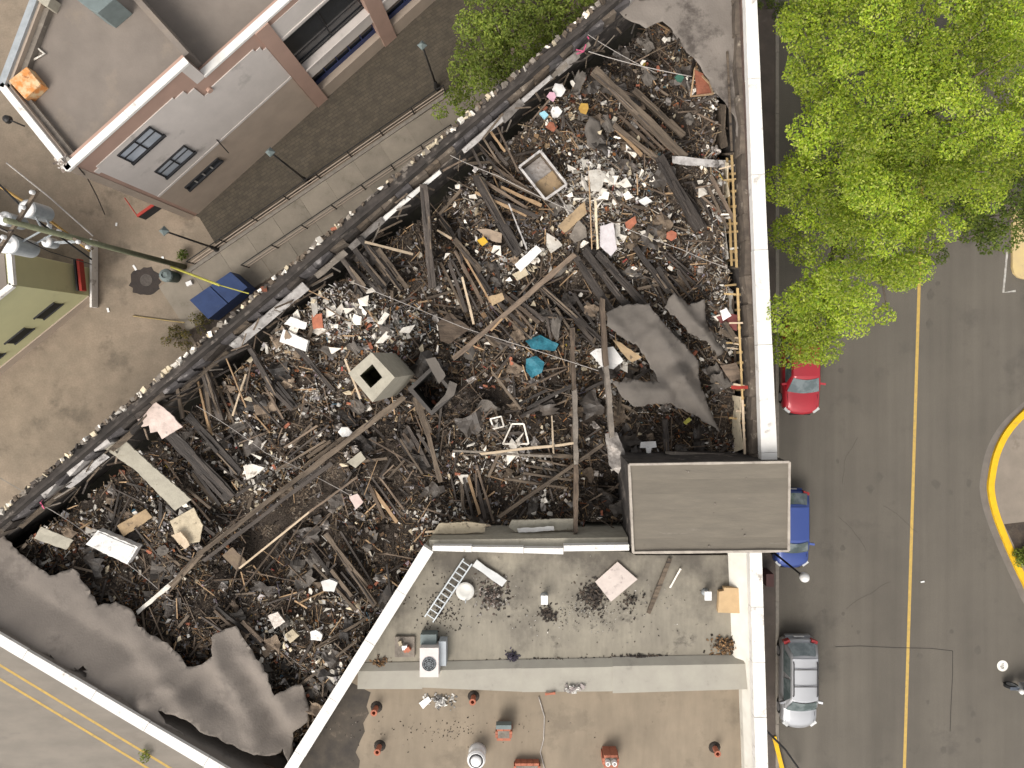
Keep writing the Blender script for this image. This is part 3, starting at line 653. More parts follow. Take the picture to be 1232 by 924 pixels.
def sheet_mesh(s0, s1, mat, nm):
    def f():
        L, W = U(s0, s1), U(s0, s1) * .7; nx, ny = 6, 5; sd = U(0, 99); vs_ = []; fs = []
        for i in range(nx):
            for j in range(ny):
                x = (i / (nx - 1) - .5) * L; y = (j / (ny - 1) - .5) * W
                if i in (0, nx - 1): x += U(-.12, .12) * L
                if j in (0, ny - 1): y += U(-.12, .12) * W
                vs_.append((x, y, .35 * L * noise.noise(Vector((x / L * 2.4 + sd, y / L * 2.4, sd)))))
        for i in range(nx - 1):
            for j in range(ny - 1): fs.append((i * ny + j, (i + 1) * ny + j, (i + 1) * ny + j + 1, i * ny + j + 1))
        n = len(vs_); vs_ += [(x, y, z - .012) for x, y, z in vs_]; fs += [tuple(k + n for k in q[::-1]) for q in fs]
        b = [i * ny for i in range(nx)] + [(nx - 1) * ny + j for j in range(1, ny)] + [i * ny + ny - 1 for i in range(nx - 2, -1, -1)] + [j for j in range(ny - 2, 0, -1)]
        for k in range(len(b)): a_, c_ = b[k], b[(k + 1) % len(b)]; fs.append((c_, a_, a_ + n, c_ + n))
        mb = MB(); mb.add(vs_, fs); return raw_mesh(mb, mat(), nm)
    return f
def scatter(name, label, cat, group, meshes, n, want, lift=(.05, .35), tilt=.35, yaw=None):
    k = 0; tries = 0
    while k < n and tries < n * 60:
        tries += 1; x, y, px, py = rand_spot()
        if R() > want(px, py) or (segd(x, y, PITA, PITB) < .7 and R() < .85): continue
        o = bpy.data.objects.new(name, random.choice(meshes)); C.objects.link(o)
        o.location = (x, y, zr(x, y, False) + U(*lift)); o.rotation_euler = (U(-tilt, tilt), U(-tilt, tilt), yaw() if yaw else U(0, 6.283))
        s = U(.8, 1.2); o.scale = (s, s, s)
        tag(o, label, cat, group); k += 1
zw = lambda a, b: zone(a, b, WHITE); zb = lambda a, b: zone(a, b, BLACK)
scatter('charred_plank', 'loose charred plank lying in the black rubble', 'plank', 'loose charred planks', variants(plank_mesh(.6, 2.0, .05, .14, (.03, .08), lambda: m_char, 'charred_plank'), 14), 190, lambda a, b: .55 - .4 * zw(a, b) + .4 * zb(a, b))
scatter('ashen_board', 'loose ash-grey weathered board lying on the rubble', 'board', 'loose ashen boards', variants(plank_mesh(.4, 1.5, .04, .14, (.02, .06), lambda: m_chargrey, 'ashen_board'), 12), 170, lambda a, b: .5)
scatter('brown_lath', 'loose brown scorched lath lying on the rubble', 'lath', 'loose brown laths', variants(plank_mesh(.5, 1.6, .03, .07, (.02, .05), lambda: m_brownwood, 'brown_lath'), 12), 280, lambda a, b: .5)
scatter('wood_stick', 'loose bare yellowish wood stick lying on the rubble', 'stick', 'loose bare wood sticks', variants(plank_mesh(.3, 1.3, .025, .06, (.02, .04), lambda: m_wood, 'wood_stick'), 12), 230, lambda a, b: .5 - .35 * zb(a, b))
scatter('plaster_chunk', 'loose white plaster chunk lying on the rubble', 'plaster chunk', 'loose plaster chunks', variants(chunk_mesh(.07, .2, (.015, .06), lambda: m_plaster, 'plaster_chunk'), 16), 290, lambda a, b: .05 + zw(a, b))
scatter('broken_wallboard', 'broken white wallboard slab lying on a pale plaster heap', 'wallboard', 'white wallboard slabs', variants(chunk_mesh(.18, .42, (.015, .05), lambda: m_plaster, 'broken_wallboard'), 12), 75, lambda a, b: zw(a, b) ** 3, lift=(.2, .45), tilt=.35)
scatter('cream_fragment', 'loose cream wallboard fragment lying on the rubble', 'board fragment', 'loose cream fragments', variants(chunk_mesh(.09, .24, (.02, .06), lambda: m_cream, 'cream_fragment'), 14), 200, lambda a, b: .12 + zw(a, b) - .1 * zb(a, b), tilt=.5)
scatter('metal_scrap', 'loose crumpled grey metal scrap lying on the rubble', 'metal scrap', 'loose metal scraps', variants(sheet_mesh(.25, .6, lambda: m_metal, 'metal_scrap'), 10), 90, lambda a, b: .5)
scatter('felt_scrap', 'loose torn grey roofing felt scrap lying on the rubble', 'felt scrap', 'loose felt scraps', variants(sheet_mesh(.35, .95, lambda: m_membrane2, 'felt_scrap'), 10), 70, lambda a, b: .5)
scatter('wall_board', 'loose dirty brown wallboard piece lying on the rubble', 'board', 'loose brown wallboards', variants(sheet_mesh(.4, 1.0, lambda: m_dirtboard, 'wall_board'), 10), 60, lambda a, b: .5, tilt=.25)
scatter('tin_sheet', 'loose blackened tin sheet lying on the rubble', 'tin sheet', 'loose blackened tin sheets', variants(sheet_mesh(.5, 1.3, lambda: m_tin, 'tin_sheet'), 10), 70, lambda a, b: .3 + .5 * zb(a, b), tilt=.25)
scatter('long_lath', 'loose long thin grey lath lying on the rubble', 'lath', 'loose long laths', variants(plank_mesh(1.4, 3.2, .03, .06, (.02, .05), lambda: random.choice((m_chargrey, m_brownwood, m_brownwood)), 'long_lath'), 12), 110, lambda a, b: .5, tilt=.12, yaw=lambda: random.choice((.7, 2.3, U(0, 6.3))) + U(-.3, .3))
scatter('brick', 'loose red brick lying on the rubble', 'brick', 'loose red bricks', variants(plank_mesh(.18, .28, .1, .13, (.06, .1), lambda: m_brickred, 'brick'), 6), 60, lambda a, b: .5)

# big fallen timbers, each where it lies
def rz_(px, py, up=.25):
    w = P(px, py, ZR + .3); z = zr(w.x, w.y, False) + up; w = P(px, py, z); return w
def timber(a, b, w, mat, label, up=.35, h=None, seg=7, name='charred_beam', cat='beam', ub=None, jit=.035, group=None):
    p, q = rz_(*a, up), rz_(*b, up if ub is None else ub); L = (q - p).length
    w *= .78; h = h or w * .7; root = MB()
    root.beam((-L / 2, 0, 0), (L / 2, 0, 0), w, h, min(jit, .3 * w), seg)
    o = root.build(name, mat, None, False, True)
    o.location = (p + q) / 2; o.rotation_mode = 'QUATERNION'; dq = (q - p).normalized(); o.rotation_quaternion = dq.to_track_quat('X', 'Z')
    if w > .2 and cat == 'beam':      # split-off layers lying on the timber
        for k in range(3):
            l0 = U(-.5, .2) * L; l1 = min(L * .5, l0 + U(.25, .6) * L); yy = U(-.4, .4) * w
            sp = MB(); sp.beam((l0, yy, h * .5 + .01), (l1, yy + U(-.03, .03), h * .5 + U(.0, .05)), w * U(.12, .35), .04, .01, 4)
            so = sp.build('split_layer', random.choice((mat, m_char, m_chargrey)), None, False, True); so.parent = o
    tag(o, label, cat, group); return o
T = timber
T((510, 222), (520, 346), .40, m_char, 'thick charred beam lying straight down beside the flashing strip', .45)
T((572, 212), (624, 306), .52, m_char, 'broad charred beam below the silver-rimmed cabinet', .5)
T((418, 288), (462, 346), .34, m_char, 'charred beam at the wall end of a fan of beams', .35)
T((432, 284), (482, 348), .30, m_char, 'charred beam crossing the fan of beams', .5)
T((404, 300), (440, 350), .26, m_char, 'short charred beam at the edge of the fan of beams', .3)
T((455, 300), (490, 346), .27, m_chargrey, 'ash-grey beam on top of the fan of beams', .6, name='ashen_beam')
T((530, 262), (590, 352), .32, m_char, 'charred beam parallel to the broad beam', .35)
T((546, 288), (578, 326), .34, m_chargrey, 'short ash-grey beam between two charred beams', .55, name='ashen_beam')
T((714, 84), (824, 190), .46, m_chargrey, 'long weathered grey-brown roof timber under the felt remnant', .75, name='ashen_beam', seg=10)
T((762, 108), (822, 164), .34, m_chargrey, 'second weathered timber lying against the long grey-brown one', .65, name='ashen_beam')
T((738, 150), (806, 204), .26, m_chargrey, 'thin weathered timber below the long grey-brown one', .5, name='ashen_beam')
T((792, 188), (842, 276), .58, m_char, 'widest charred beam between the plaster heap and the studded wall', .7, h=.25)
T((690, 306), (742, 384), .40, m_char, 'charred roof plank nearest the plaster heap', .6, h=.12)
T((702, 300), (760, 376), .40, m_char, 'middle one of three charred roof planks', .75, h=.12)
T((718, 304), (778, 370), .38, m_char, 'outer one of three charred roof planks', .6, h=.12)
T((764, 298), (804, 352), .30, m_char, 'charred beam pointing at the smaller felt sheet', .5)
T((790, 322), (838, 392), .34, m_char, 'charred beam running under the smaller felt sheet', .4)
T((640, 335), (735, 420), .30, m_char, 'charred beam across the black hollow', .3)
T((196, 514), (278, 598), .72, m_char, 'wide ribbed charred panel behind the scorched sheet', .45, h=.08, jit=.02)
T((226, 500), (288, 568), .44, m_char, 'narrower charred panel beside the wide ribbed one', .6, h=.1)
T((243, 436), (266, 504), .40, m_char, 'charred beam standing out by the north wall', .55)
T((300, 418), (332, 474), .26, m_char, 'charred beam beside the white-striped crate', .35)
T((352, 412), (402, 470), .26, m_char, 'charred beam close to the concrete chimney', .35)
T((158, 520), (200, 480), .3, m_char, 'charred board along the parapet', .6)
T((238, 668), (366, 570), .26, m_chargrey, 'burned partition top plate, lower length', 1.2, name='partition_plate', h=.16, cat='partition plate', seg=9)
T((364, 572), (486, 478), .28, m_chargrey, 'burned partition top plate, length reaching the concrete chimney', 1.2, name='partition_plate', h=.16, cat='partition plate', seg=9)
T((246, 674), (400, 556), .22, m_char, 'blackened lower rail under the partition plate', .8, name='partition_rail', h=.2, cat='rail', seg=8)
T((545, 432), (692, 306), .26, m_brownwood, 'brown burned plate running from the dark flue to the plaster heap', .9, name='partition_plate', h=.14, cat='partition plate', seg=10)
T((590, 398), (668, 322), .10, m_wood, 'pale lath lying on the brown burned plate', 1.05, name='pale_lath', h=.04, cat='lath')
T((288, 684), (377, 612), .10, m_palewood, 'long pale pole across the black stair hole', .75, name='pale_pole', h=.08, cat='pole', seg=4, jit=.012)
T((345, 636), (430, 574), .12, m_brownwood, 'thin brown rail beyond the stair hole', .6, name='brown_rail', h=.09, cat='rail')
T((228, 790), (345, 640), .10, m_brownwood, 'long dark lath below the stair hole', .5, name='brown_rail', h=.08, cat='rail')
T((393, 642), (452, 728), .30, m_chargrey, 'dark grey-brown beam leaning towards the white parapet', .6, name='ashen_beam')
T((375, 660), (420, 720), .2, m_char, 'charred beam beside the leaning grey-brown one', .5)
T((600, 622), (726, 534), .17, m_chargrey, 'round grey pole leaning across the rooms', .95, name='leaning_pole', h=.15, cat='pole', seg=6, jit=.015)
T((166, 736), (216, 694), .22, m_plaster, 'short whitish log at the end of the partition', .55, name='pale_log', cat='log')
T((205, 706), (244, 664), .34, m_chargrey, 'ash-grey lump of timber at the end of the partition', .8, name='ashen_beam')
for k, (a, b) in enumerate((((688, 394), (691, 470)), ((691, 470), (693, 560)), ((693, 560), (692, 642)))):
    T(a, b, .24, m_brownwood if k != 1 else m_ledge, ('burned room partition beside the teal tarpaulin', 'middle length of the burned room partition', 'lower length of the burned room partition')[k], 1.0, name='room_partition', h=.5, cat='partition', jit=.03)
for k, (a, b) in enumerate((((724, 360), (729, 440)), ((729, 440), (736, 525)))):
    T(a, b, .26, m_ledge if k else m_brownwood, ('second burned partition beside the big felt sheet', 'pale flaked partition end above the black hollow')[k], 1.0, name='room_partition', h=.5, cat='partition', jit=.04)
T((578, 546), (692, 533), .14, m_palewood, 'pale cross rail between the rooms', .8, name='cross_rail', h=.12, cat='rail')
T((545, 542), (664, 549), .12, m_ledge, 'greyish cross rail between the rooms', .6, name='cross_rail', h=.1, cat='rail')
T((664, 500), (666, 545), .09, m_palewood, 'short upright pale rail of the white frame', .8, name='cross_rail', h=.1, cat='rail')
T((556, 333), (570, 390), .14, m_palewood, 'pale stud lying by the brown board', .6, name='pale_stud', h=.06, cat='stud', jit=.008, seg=3)
T((439, 291), (497, 306), .13, m_palewood, 'pinkish stud lying across the fan of beams', .75, name='pale_stud', h=.06, cat='stud', jit=.008, seg=3)
T((526, 277), (543, 287), .12, m_palewood, 'short pale stud on the thick charred beam', .75, name='pale_stud', h=.06, cat='stud', jit=.008, seg=2)
T((415, 432), (434, 480), .11, m_palewood, 'pale stud leaning beside the concrete chimney', .6, name='pale_stud', h=.06, cat='stud', jit=.01, seg=3)
T((270, 425), (296, 490), .07, m_wood, 'thin brown stud below the north wall', .6, name='pale_stud', h=.06, cat='stud', jit=.01, seg=3)
T((280, 500), (296, 450), .1, m_palewood, 'pale stud by the charred panels', .5, name='pale_stud', h=.06, cat='stud', jit=.01, seg=3)
T((600, 455), (690, 440), .08, m_brownwood, 'brown lath beneath the teal tarpaulin', .6, name='brown_rail', h=.07, cat='rail')
T((625, 470), (682, 444), .10, m_brownwood, 'brown lath slanting under the teal tarpaulin', .75, name='brown_rail', h=.07, cat='rail')
T((592, 448), (626, 492), .14, m_chargrey, 'grey-brown stick pointing at the small white frame', .6, name='ashen_beam')
T((345, 800), (440, 744), .16, m_chargrey, 'grey lath lying along the white parapet', .5, name='ashen_beam')
T((360, 825), (430, 770), .14, m_chargrey, 'grey lath ending at the felt fold', .5, name='ashen_beam')
T((512, 640), (590, 632), .10, m_palewood, 'pale rail along the party wall', .6, name='cross_rail', h=.1, cat='rail')
T((270, 912), (330, 934), .12, m_wood, 'bare wood rail by the torn felt', .9, name='bare_rail', h=.1, cat='rail')
T((250, 890), (330, 925), .14, m_brownwood, 'brown rail in the torn gap beside the white coping', .8, name='bare_rail', h=.1, cat='rail')
T((652, 205), (690, 262), .09, m_metal, 'bent grey pipe below the silver-rimmed cabinet', .6, name='bent_pipe', cat='pipe', h=.08)
T((612, 245), (634, 300), .08, m_silver, 'silver pipe below the silver-rimmed cabinet', .7, name='bent_pipe', cat='pipe', h=.08)
T((800, 545), (905, 548), .14, m_ledge, 'pale sill rail before the tower', 1.0, name='cross_rail', h=.12, cat='rail')
T((800, 505), (802, 545), .3, m_char, 'charred stump before the tower', .7)
T((810, 192), (888, 200), .40, m_silver, 'whitish ribbed board at the head of the studded wall', 1.0, h=.06, name='ribbed_board', cat='board')
T((708, 200), (712, 300), .06, m_wood, 'thin upright lath edging the plaster heap', .95, name='pale_lath', h=.05, cat='lath')
T((716, 240), (719, 300), .12, m_cream, 'cream batten edging the plaster heap', .9, name='pale_lath', h=.05, cat='lath')
T((500, 478), (516, 522), .40, m_chargrey, 'grey-brown bent board beside the dark flue, upper length', .9, h=.05, name='bent_board', cat='board', jit=.02)
T((514, 518), (530, 580), .28, m_chargrey, 'grey-brown bent board beside the dark flue, lower length', .7, h=.05, name='bent_board', cat='board', jit=.02)
T((870, 388), (886, 410), .36, m_chargrey, 'grey corrugated board leaning on the studs', 1.0, h=.05, name='ribbed_board', cat='board')
T((866, 398), (896, 412), .30, m_chargrey, 'second grey corrugated board leaning on the studs', .8, h=.05, name='ribbed_board', cat='board')

# groups of fallen joists lying side by side
for gx_, gy_, ang in ((470, 605, 60), (560, 340, 68), (615, 375, 45), (770, 160, 44), (330, 480, 52), (256, 476, 74), (420, 690, 55), (375, 545, -38), (705, 385, 52), (565, 590, 80), (650, 480, -25), (300, 745, 40), (846, 250, 62), (592, 185, 60), (450, 330, 52), (500, 540, 62), (660, 560, 8), (820, 330, 48), (250, 600, 48), (620, 240, 30)):
    a_ = -math.radians(ang); d_ = Vector((math.cos(a_), math.sin(a_), 0)); n_ = Vector((-d_.y, d_.x, 0)); c_ = P(gx_, gy_, ZR + .4)
    for k in range(random.choice((4, 5, 6))):
        L = U(1.1, 2.7); m_ = c_ + n_ * ((k - 2.3) * U(.2, .32)) + d_ * U(-.5, .5); dd_ = (d_ + n_ * U(-.14, .14)).normalized(); zz_ = zr(m_.x, m_.y, False) + U(.25, .5); w_ = U(.07, .17)
        mb = MB(); mb.beam((-L / 2, 0, 0), (L / 2, 0, 0), w_, U(.06, .14), w_ * .12, 5); mt = random.choices((m_char, m_chargrey, m_brownwood, m_wood), (.38, .3, .25, .07))[0]
        nm_ = {m_char: ('charred_joist', 'fallen charred joist lying beside parallel ones'), m_chargrey: ('ashen_joist', 'fallen ash-grey joist lying beside parallel ones'), m_brownwood: ('brown_joist', 'fallen brown joist lying beside parallel ones'), m_wood: ('bare_joist', 'fallen bare yellow joist lying beside parallel ones')}[mt]
        o = mb.build(nm_[0], mt, None, False, True); o.location = (m_.x, m_.y, zz_); o.rotation_mode = 'QUATERNION'; o.rotation_quaternion = (dd_ + Vector((0, 0, U(-.08, .08)))).to_track_quat('X', 'Z')
        tag(o, nm_[1], 'joist', 'parallel fallen joists: ' + nm_[0].replace('_', ' '))
# boards, panels and odd things, each a thickened outline
def tri_sheet(poly, cell):
    """fill an outline with a jittered net of triangles"""
    bd = []
    for i in range(len(poly)):
        a, b = Vector(poly[i]), Vector(poly[(i + 1) % len(poly)]); k = max(1, int((b - a).length / cell))
        for j in range(k): bd.append(a.lerp(b, j / k) + (Vector((U(-1, 1), U(-1, 1))) * cell * .12 if j else Vector((0, 0))))
    vs_ = list(bd); nb = len(bd); x0, x1 = min(p.x for p in bd), max(p.x for p in bd); y0, y1 = min(p.y for p in bd), max(p.y for p in bd); y = y0
    while y < y1:
        x = x0
        while x < x1:
            q = Vector((x + U(-.25, .25) * cell, y + U(-.25, .25) * cell))
            if inpoly(q.x, q.y, bd) and min((q - w).length for w in bd) > cell * .4: vs_.append(q)
            x += cell
        y += cell
    r = delaunay_2d_cdt(vs_, [(i, (i + 1) % nb) for i in range(nb)], [], 1, 1e-5); v2, f2 = r[0], r[2]
    return v2, [tuple(f) if (v2[f[1]] - v2[f[0]]).cross(v2[f[2]] - v2[f[0]]) > 0 else tuple(f[::-1]) for f in f2]
def panel(name, pts, th, mat, label, cat, up=.4, tilt=0.0, group=None, wob=.0):
    ws = [rz_(x, y, up) for x, y in pts]; zc = sum(w.z for w in ws) / len(ws)
    poly = [P(x, y, zc).xy for x, y in pts]; cx_ = sum(p.x for p in poly) / len(poly); cy_ = sum(p.y for p in poly) / len(poly)
    v2, f2 = tri_sheet(poly, .13); a_ = U(0, 6.28); sd = U(0, 90); am = (.05 if th < .07 else .012) + wob
    v3 = [(v.x, v.y, zc + tilt * .5 * (math.cos(a_) * (v.x - cx_) + math.sin(a_) * (v.y - cy_)) + am * noise.noise(Vector((v.x * 2.6 + sd, v.y * 2.6, sd)))) for v in v2]
    o = mobj(name, v3, f2, mat); md = o.modifiers.new('thickness', 'SOLIDIFY'); md.thickness = th; md.offset = -1
    if label: tag(o, label, cat, group)
    return o
m_porc_roof = m_porc
m_porc = M('sooty_white_enamel', (.74, .72, .69), (.62, .59, .55), 3, .6, .1, rnd=.15, c3=(.22, .19, .16), s3=2.2, t3=.575)
m_cardboard_roof = m_cardboard
m_cardboard = M('sooty_tan_board', (.40, .285, .165), (.30, .215, .13), 3, .85, .2, rnd=.2, c3=(.09, .07, .052), s3=2.5, t3=.575)
cab = panel('white_cabinet', [(103, 655), (118, 638), (166, 658), (153, 679)], .35, m_porc, 'white enamel cabinet lying on its back in the rubble', 'cabinet', .75)
panel('cabinet_door', [(106, 655), (118.5, 641), (162, 659), (151, 676)], .02, m_porc, None, None, .79); bpy.data.objects['cabinet_door'].parent = cab
dd = bpy.data.objects['cabinet_door']; dd.location = dd.location - cab.location
panel('wood_board', [(140, 633), (176, 612), (184, 622), (148, 646)], .05, m_cardboard, 'tan chipboard sheet beside the white cabinet', 'board', .5, .15)
panel('cement_slab', [(118, 529), (152, 528), (178, 556), (226, 603), (207, 616), (164, 566)], .08, m_concrete, 'long grey cement slab leaning from the north parapet', 'slab', .7, .3)
panel('ceiling_board', [(204, 627), (232, 611), (244, 632), (240, 652), (216, 655)], .05, m_cream, 'cream ceiling board at the foot of the cement slab', 'board', .45, .1)
panel('ceiling_board', [(206, 644), (218, 640), (228, 656), (222, 661)], .05, m_palewood, 'small pale board below the cream ceiling board', 'board', .55, .1)
panel('scorched_sheet', [(154, 491), (184, 482), (205, 496), (223, 513), (206, 522), (196, 528), (190, 519), (180, 521), (178, 512), (168, 514)], .04, M('scorched_pink_sheet', (.62, .5, .44), (.5, .4, .35), 4, .8, .3, c3=(.2, .17, .16), s3=3, t3=.6), 'pinkish white scorched sheet with ragged edge by the parapet', 'sheet', 1.2, .4)
panel('grey_board', [(40, 648), (48, 634), (88, 650), (80, 661)], .05, m_concrete, 'beige-grey board beside the torn roof edge', 'board', .8, .2)
panel('striped_crate', [(336, 411), (341, 396), (371, 410), (368, 423)], .2, m_porc, 'white striped crate in the cream rubble', 'crate', .55, .1)
panel('white_sheet', [(342, 390), (350, 381), (369, 388), (367, 396), (354, 394)], .03, m_porc, 'crumpled white sheet above the striped crate', 'sheet', .5, .2)
panel('rust_tile', [(375, 379), (387, 377), (389, 394), (377, 396)], .08, m_brickred, 'square rust-red tile by the white sheet', 'tile', .5)
panel('brown_board', [(526, 388), (541, 376), (566, 395), (540, 414), (530, 410)], .05, m_brownwood, 'dark brown board beside the pale stud', 'board', .5, .2)
panel('tan_tile', [(588, 357), (604, 352), (607, 360), (592, 368)], .05, m_cardboard, 'orange-tan tile at the end of a burned plate', 'tile', .8)
panel('lamp_cover', [(619, 318), (645, 295), (652, 302), (626, 327)], .12, m_porc, 'long cream lamp cover lying by the brown plate', 'lamp cover', .7, .1)
panel('lamp_cover', [(616, 330), (632, 322), (636, 330), (622, 338)], .1, m_cream, 'small cream box below the long lamp cover', 'box', .6)
panel('tan_board', [(671, 272), (703, 242), (706, 256), (686, 275), (679, 280)], .04, m_cardboard, 'tan wallboard beside the plaster heap', 'board', .9, .2)
panel('grey_wallboard', [(685, 284), (696, 264), (705, 274), (706, 285), (692, 292)], .04, m_ledge, 'grey-beige wallboard below the tan one', 'board', .8, .1)
panel('white_sheet', [(708, 205), (722, 203), (729, 211), (722, 231), (711, 230)], .05, m_plaster, 'largest white sheet at the edge of the plaster heap', 'sheet', 1.2, .2)
panel('plaster_slab', [(722, 272), (738, 268), (742, 300), (735, 308), (722, 296)], .08, M('lilac_plaster', (.58, .53, .53), (.48, .44, .44), 3, .9, .3, c3=(.3, .27, .26), s3=3, t3=.6), 'lilac-grey plaster slab under the plaster heap', 'slab', .8, .1)
panel('red_board', [(836, 84), (846, 88), (858, 111), (838, 114)], .04, m_brickred, 'brick-red panel under the felt remnant', 'panel', 1.1, .3)
panel('red_tile', [(752, 268), (764, 260), (766, 268), (756, 278)], .06, m_brickred, 'red tile in the black rubble beside the widest beam', 'tile', .6)
panel('orange_disc', [(802, 280), (808, 277), (814, 280), (814, 286), (808, 290), (802, 287)], .05, m_terra, 'orange-red disc beside the widest beam', 'disc', .6)
panel('white_board', [(768, 241), (778, 236), (785, 242), (776, 247)], .05, m_porc, 'small white board east of the plaster heap', 'board', .7)
panel('white_paper', [(710, 425), (717, 420), (738, 417), (750, 434), (738, 444), (724, 441)], .04, m_porc, 'large white paper sheet beside the big felt sheet', 'paper', .9, .2)
panel('tan_card', [(737, 408), (748, 413), (772, 430), (760, 436), (750, 426)], .03, m_cardboard, 'folded tan card beside the white paper', 'card', .9, .3)
panel('small_note', [(232, 558), (241, 556), (247, 563), (240, 566)], .02, m_porc, 'small white card on the charred panel', 'card', .65)
panel('white_shirt', [(771, 532), (789, 531), (790, 538), (784, 539), (783, 545), (778, 545), (777, 539), (770, 539)], .04, m_porc, 'white T-shaped scrap before the tower', 'scrap', .6)
panel('yellow_tube', [(822, 508), (829, 502), (832, 505), (825, 511)], .05, m_yellow, 'bright yellow tube beside the felt sheet tip', 'tube', .6)
panel('yellow_bag', [(574, 289), (582, 285), (587, 291), (580, 296)], .06, M('yellow_bag', (.6, .36, .03), (.5, .3, .03), 4, .7), 'yellow-orange bag under the broad charred beam', 'bag', .6)
panel('pale_card', [(572, 275), (590, 276), (604, 281), (603, 292), (592, 290)], .04, M('brown_card', (.33, .25, .18), (.26, .2, .15), 4), 'brown card beside the broad charred beam', 'card', .5, .1)
panel('white_box', [(386, 700), (396, 697), (406, 701), (402, 712), (389, 711)], .2, m_porc, 'white box lying in the dark rubble', 'box', .6)
panel('grey_slab', [(417, 556), (434, 543), (440, 552), (428, 563)], .06, m_concrete, 'pale grey slab fragment below the chimney', 'slab', .6)
panel('pink_slab', [(420, 598), (430, 594), (437, 604), (428, 613)], .08, M('pink_plaster', (.6, .48, .43), (.52, .4, .36), 4), 'pinkish block at the end of the brown rail', 'block', .6)
panel('cream_block', [(342, 764), (352, 757), (360, 765), (349, 774)], .12, m_cream, 'cream block above the felt fold', 'block', .6)
panel('white_block', [(373, 760), (380, 758), (388, 764), (386, 771), (374, 770)], .1, m_porc, 'white block near the white parapet', 'block', .5)
panel('grey_block', [(322, 741), (334, 736), (343, 748), (330, 757)], .1, m_metal, 'grey metal box near the cream block', 'box', .5)
panel('stack_tile', [(520, 642), (528, 630), (562, 628), (585, 631), (583, 640), (558, 642)], .10, m_cream, 'cream tiled window lining along the party wall', 'window lining', .9)
panel('window_box', [(612, 634), (616, 626), (692, 624), (690, 637), (620, 640)], .12, m_concrete, 'long grey box gutter along the party wall', 'gutter', 1.1)
panel('white_strip', [(622, 636), (666, 633), (667, 638), (624, 641)], .05, m_porc, 'white strip on the grey box gutter', 'strip', 1.25)
panel('grey_flap', [(728, 522), (742, 520), (752, 545), (744, 570), (733, 560)], .03, m_metal, 'scorched grey metal flap above the black hollow', 'flap', 1.1, .3)
panel('maroon_board', [(862, 381), (874, 376), (888, 379), (886, 398), (870, 392)], .04, M('maroon', (.2, .06, .055), (.15, .05, .045), 4), 'maroon board against the studs', 'board', 1.0, .2)
panel('white_card', [(866, 374), (874, 370), (880, 380), (870, 386)], .03, m_porc, 'white card on the maroon board', 'card', 1.2)
panel('red_strip', [(880, 464), (900, 464), (900, 468), (880, 468)], .05, m_redpaint, 'thin red strip above the flaked wall panel', 'strip', 1.6)
panel('rusty_sheet', [(866, 440), (886, 436), (894, 455), (880, 460)], .03, m_brownwood, 'rusty brown sheet above the flaked wall panel', 'sheet', .9, .2)
panel('tan_board', [(285, 688), (268, 668), (280, 658), (296, 676)], .04, M('tan_lining', (.2, .15, .1), (.15, .11, .08), 4), 'brown lining board at the end of the stair hole', 'board', .5, -.2)
panel('blue_basin', [(632, 410), (650, 403), (672, 414), (668, 422), (640, 420)], .05, m_teal, 'dark teal tarpaulin piece beside the partition', 'tarpaulin', .5, .2, wob=.1)
panel('blue_basin', [(633, 432), (645, 428), (655, 436), (652, 448), (640, 455), (633, 446)], .05, m_teal, 'bright teal tarpaulin piece below the dark one', 'tarpaulin', .6, .15, wob=.1)
panel('cyan_cup', [(649, 136), (655, 133), (660, 138), (655, 143)], .15, M('cyan_plastic', (.3, .55, .62), (.25, .48, .55), 4), 'pale cyan cup among the household litter', 'cup', .5)
for n_, (x, y), s, mt, lb in (('white_bundle', (668, 134), 8, m_porc, 'white cloth bundle among the household litter'), ('pink_toy', (664, 116), 6, M('pink_plastic', (.6, .36, .42), (.5, .3, .36), 4), 'pink plastic scrap among the household litter'),
                           ('yellow_scrap', (703, 130), 8, M('ochre', (.45, .28, .06), (.35, .2, .05), 4), 'ochre scrap beside the long grey-brown timber'), ('red_scrap', (664, 152), 7, m_brickred, 'red scrap below the household litter'), ('white_bag', (672, 108), 9, m_porc, 'white plastic bag near the north parapet'),
                           ('white_scrap', (415, 520), 9, m_porc, 'bright white burst of paper below the chimney'), ('green_sign', (818, 93), 6, M('green_plate', (.05, .14, .1), (.04, .11, .08), 4), 'small green plate under the rope')):
    pts = [(x + s * U(.6, 1.1) * math.cos(a), y + s * U(.6, 1.1) * math.sin(a)) for a in [k * 6.283 / 6 for k in range(6)]]
    panel(n_, pts, .08, mt, lb, 'scrap', .55, U(-.2, .2), wob=.06)
# open cabinet with silver rim
cx = [(625, 203), (650, 183), (682, 221), (656, 241)]; cw = [rz_(x, y, .9) for x, y in cx]; zc = 6.2
oc = empty('open_cabinet', (sum(w.x for w in cw) / 4, sum(w.y for w in cw) / 4, 5.2)); tag(oc, 'open metal cabinet with silver rim lying on its back', 'cabinet')
cw = [Vector((w.x, w.y, zc)) for w in cw]; cm_ = sum(cw, Vector()) / 4
for i in range(4):
    p, q = cw[i], cw[(i + 1) % 4]
    mb = MB(); mb.beam(p, q, .10, .06, .004, 2); mb.build('rim', m_silver, oc)
    mb = MB(); pp, qq = p.lerp(cm_, .06), q.lerp(cm_, .06)
    mb.add([pp - Vector((0, 0, .8)), qq - Vector((0, 0, .8)), qq, pp], [(0, 1, 2, 3)]); mb.build('side_panel', m_chargrey, oc)
ins = [w.lerp(cm_, .1) - Vector((0, 0, .45)) for w in cw]
md = ins[0].lerp(ins[3], .5); me_ = ins[1].lerp(ins[2], .5)
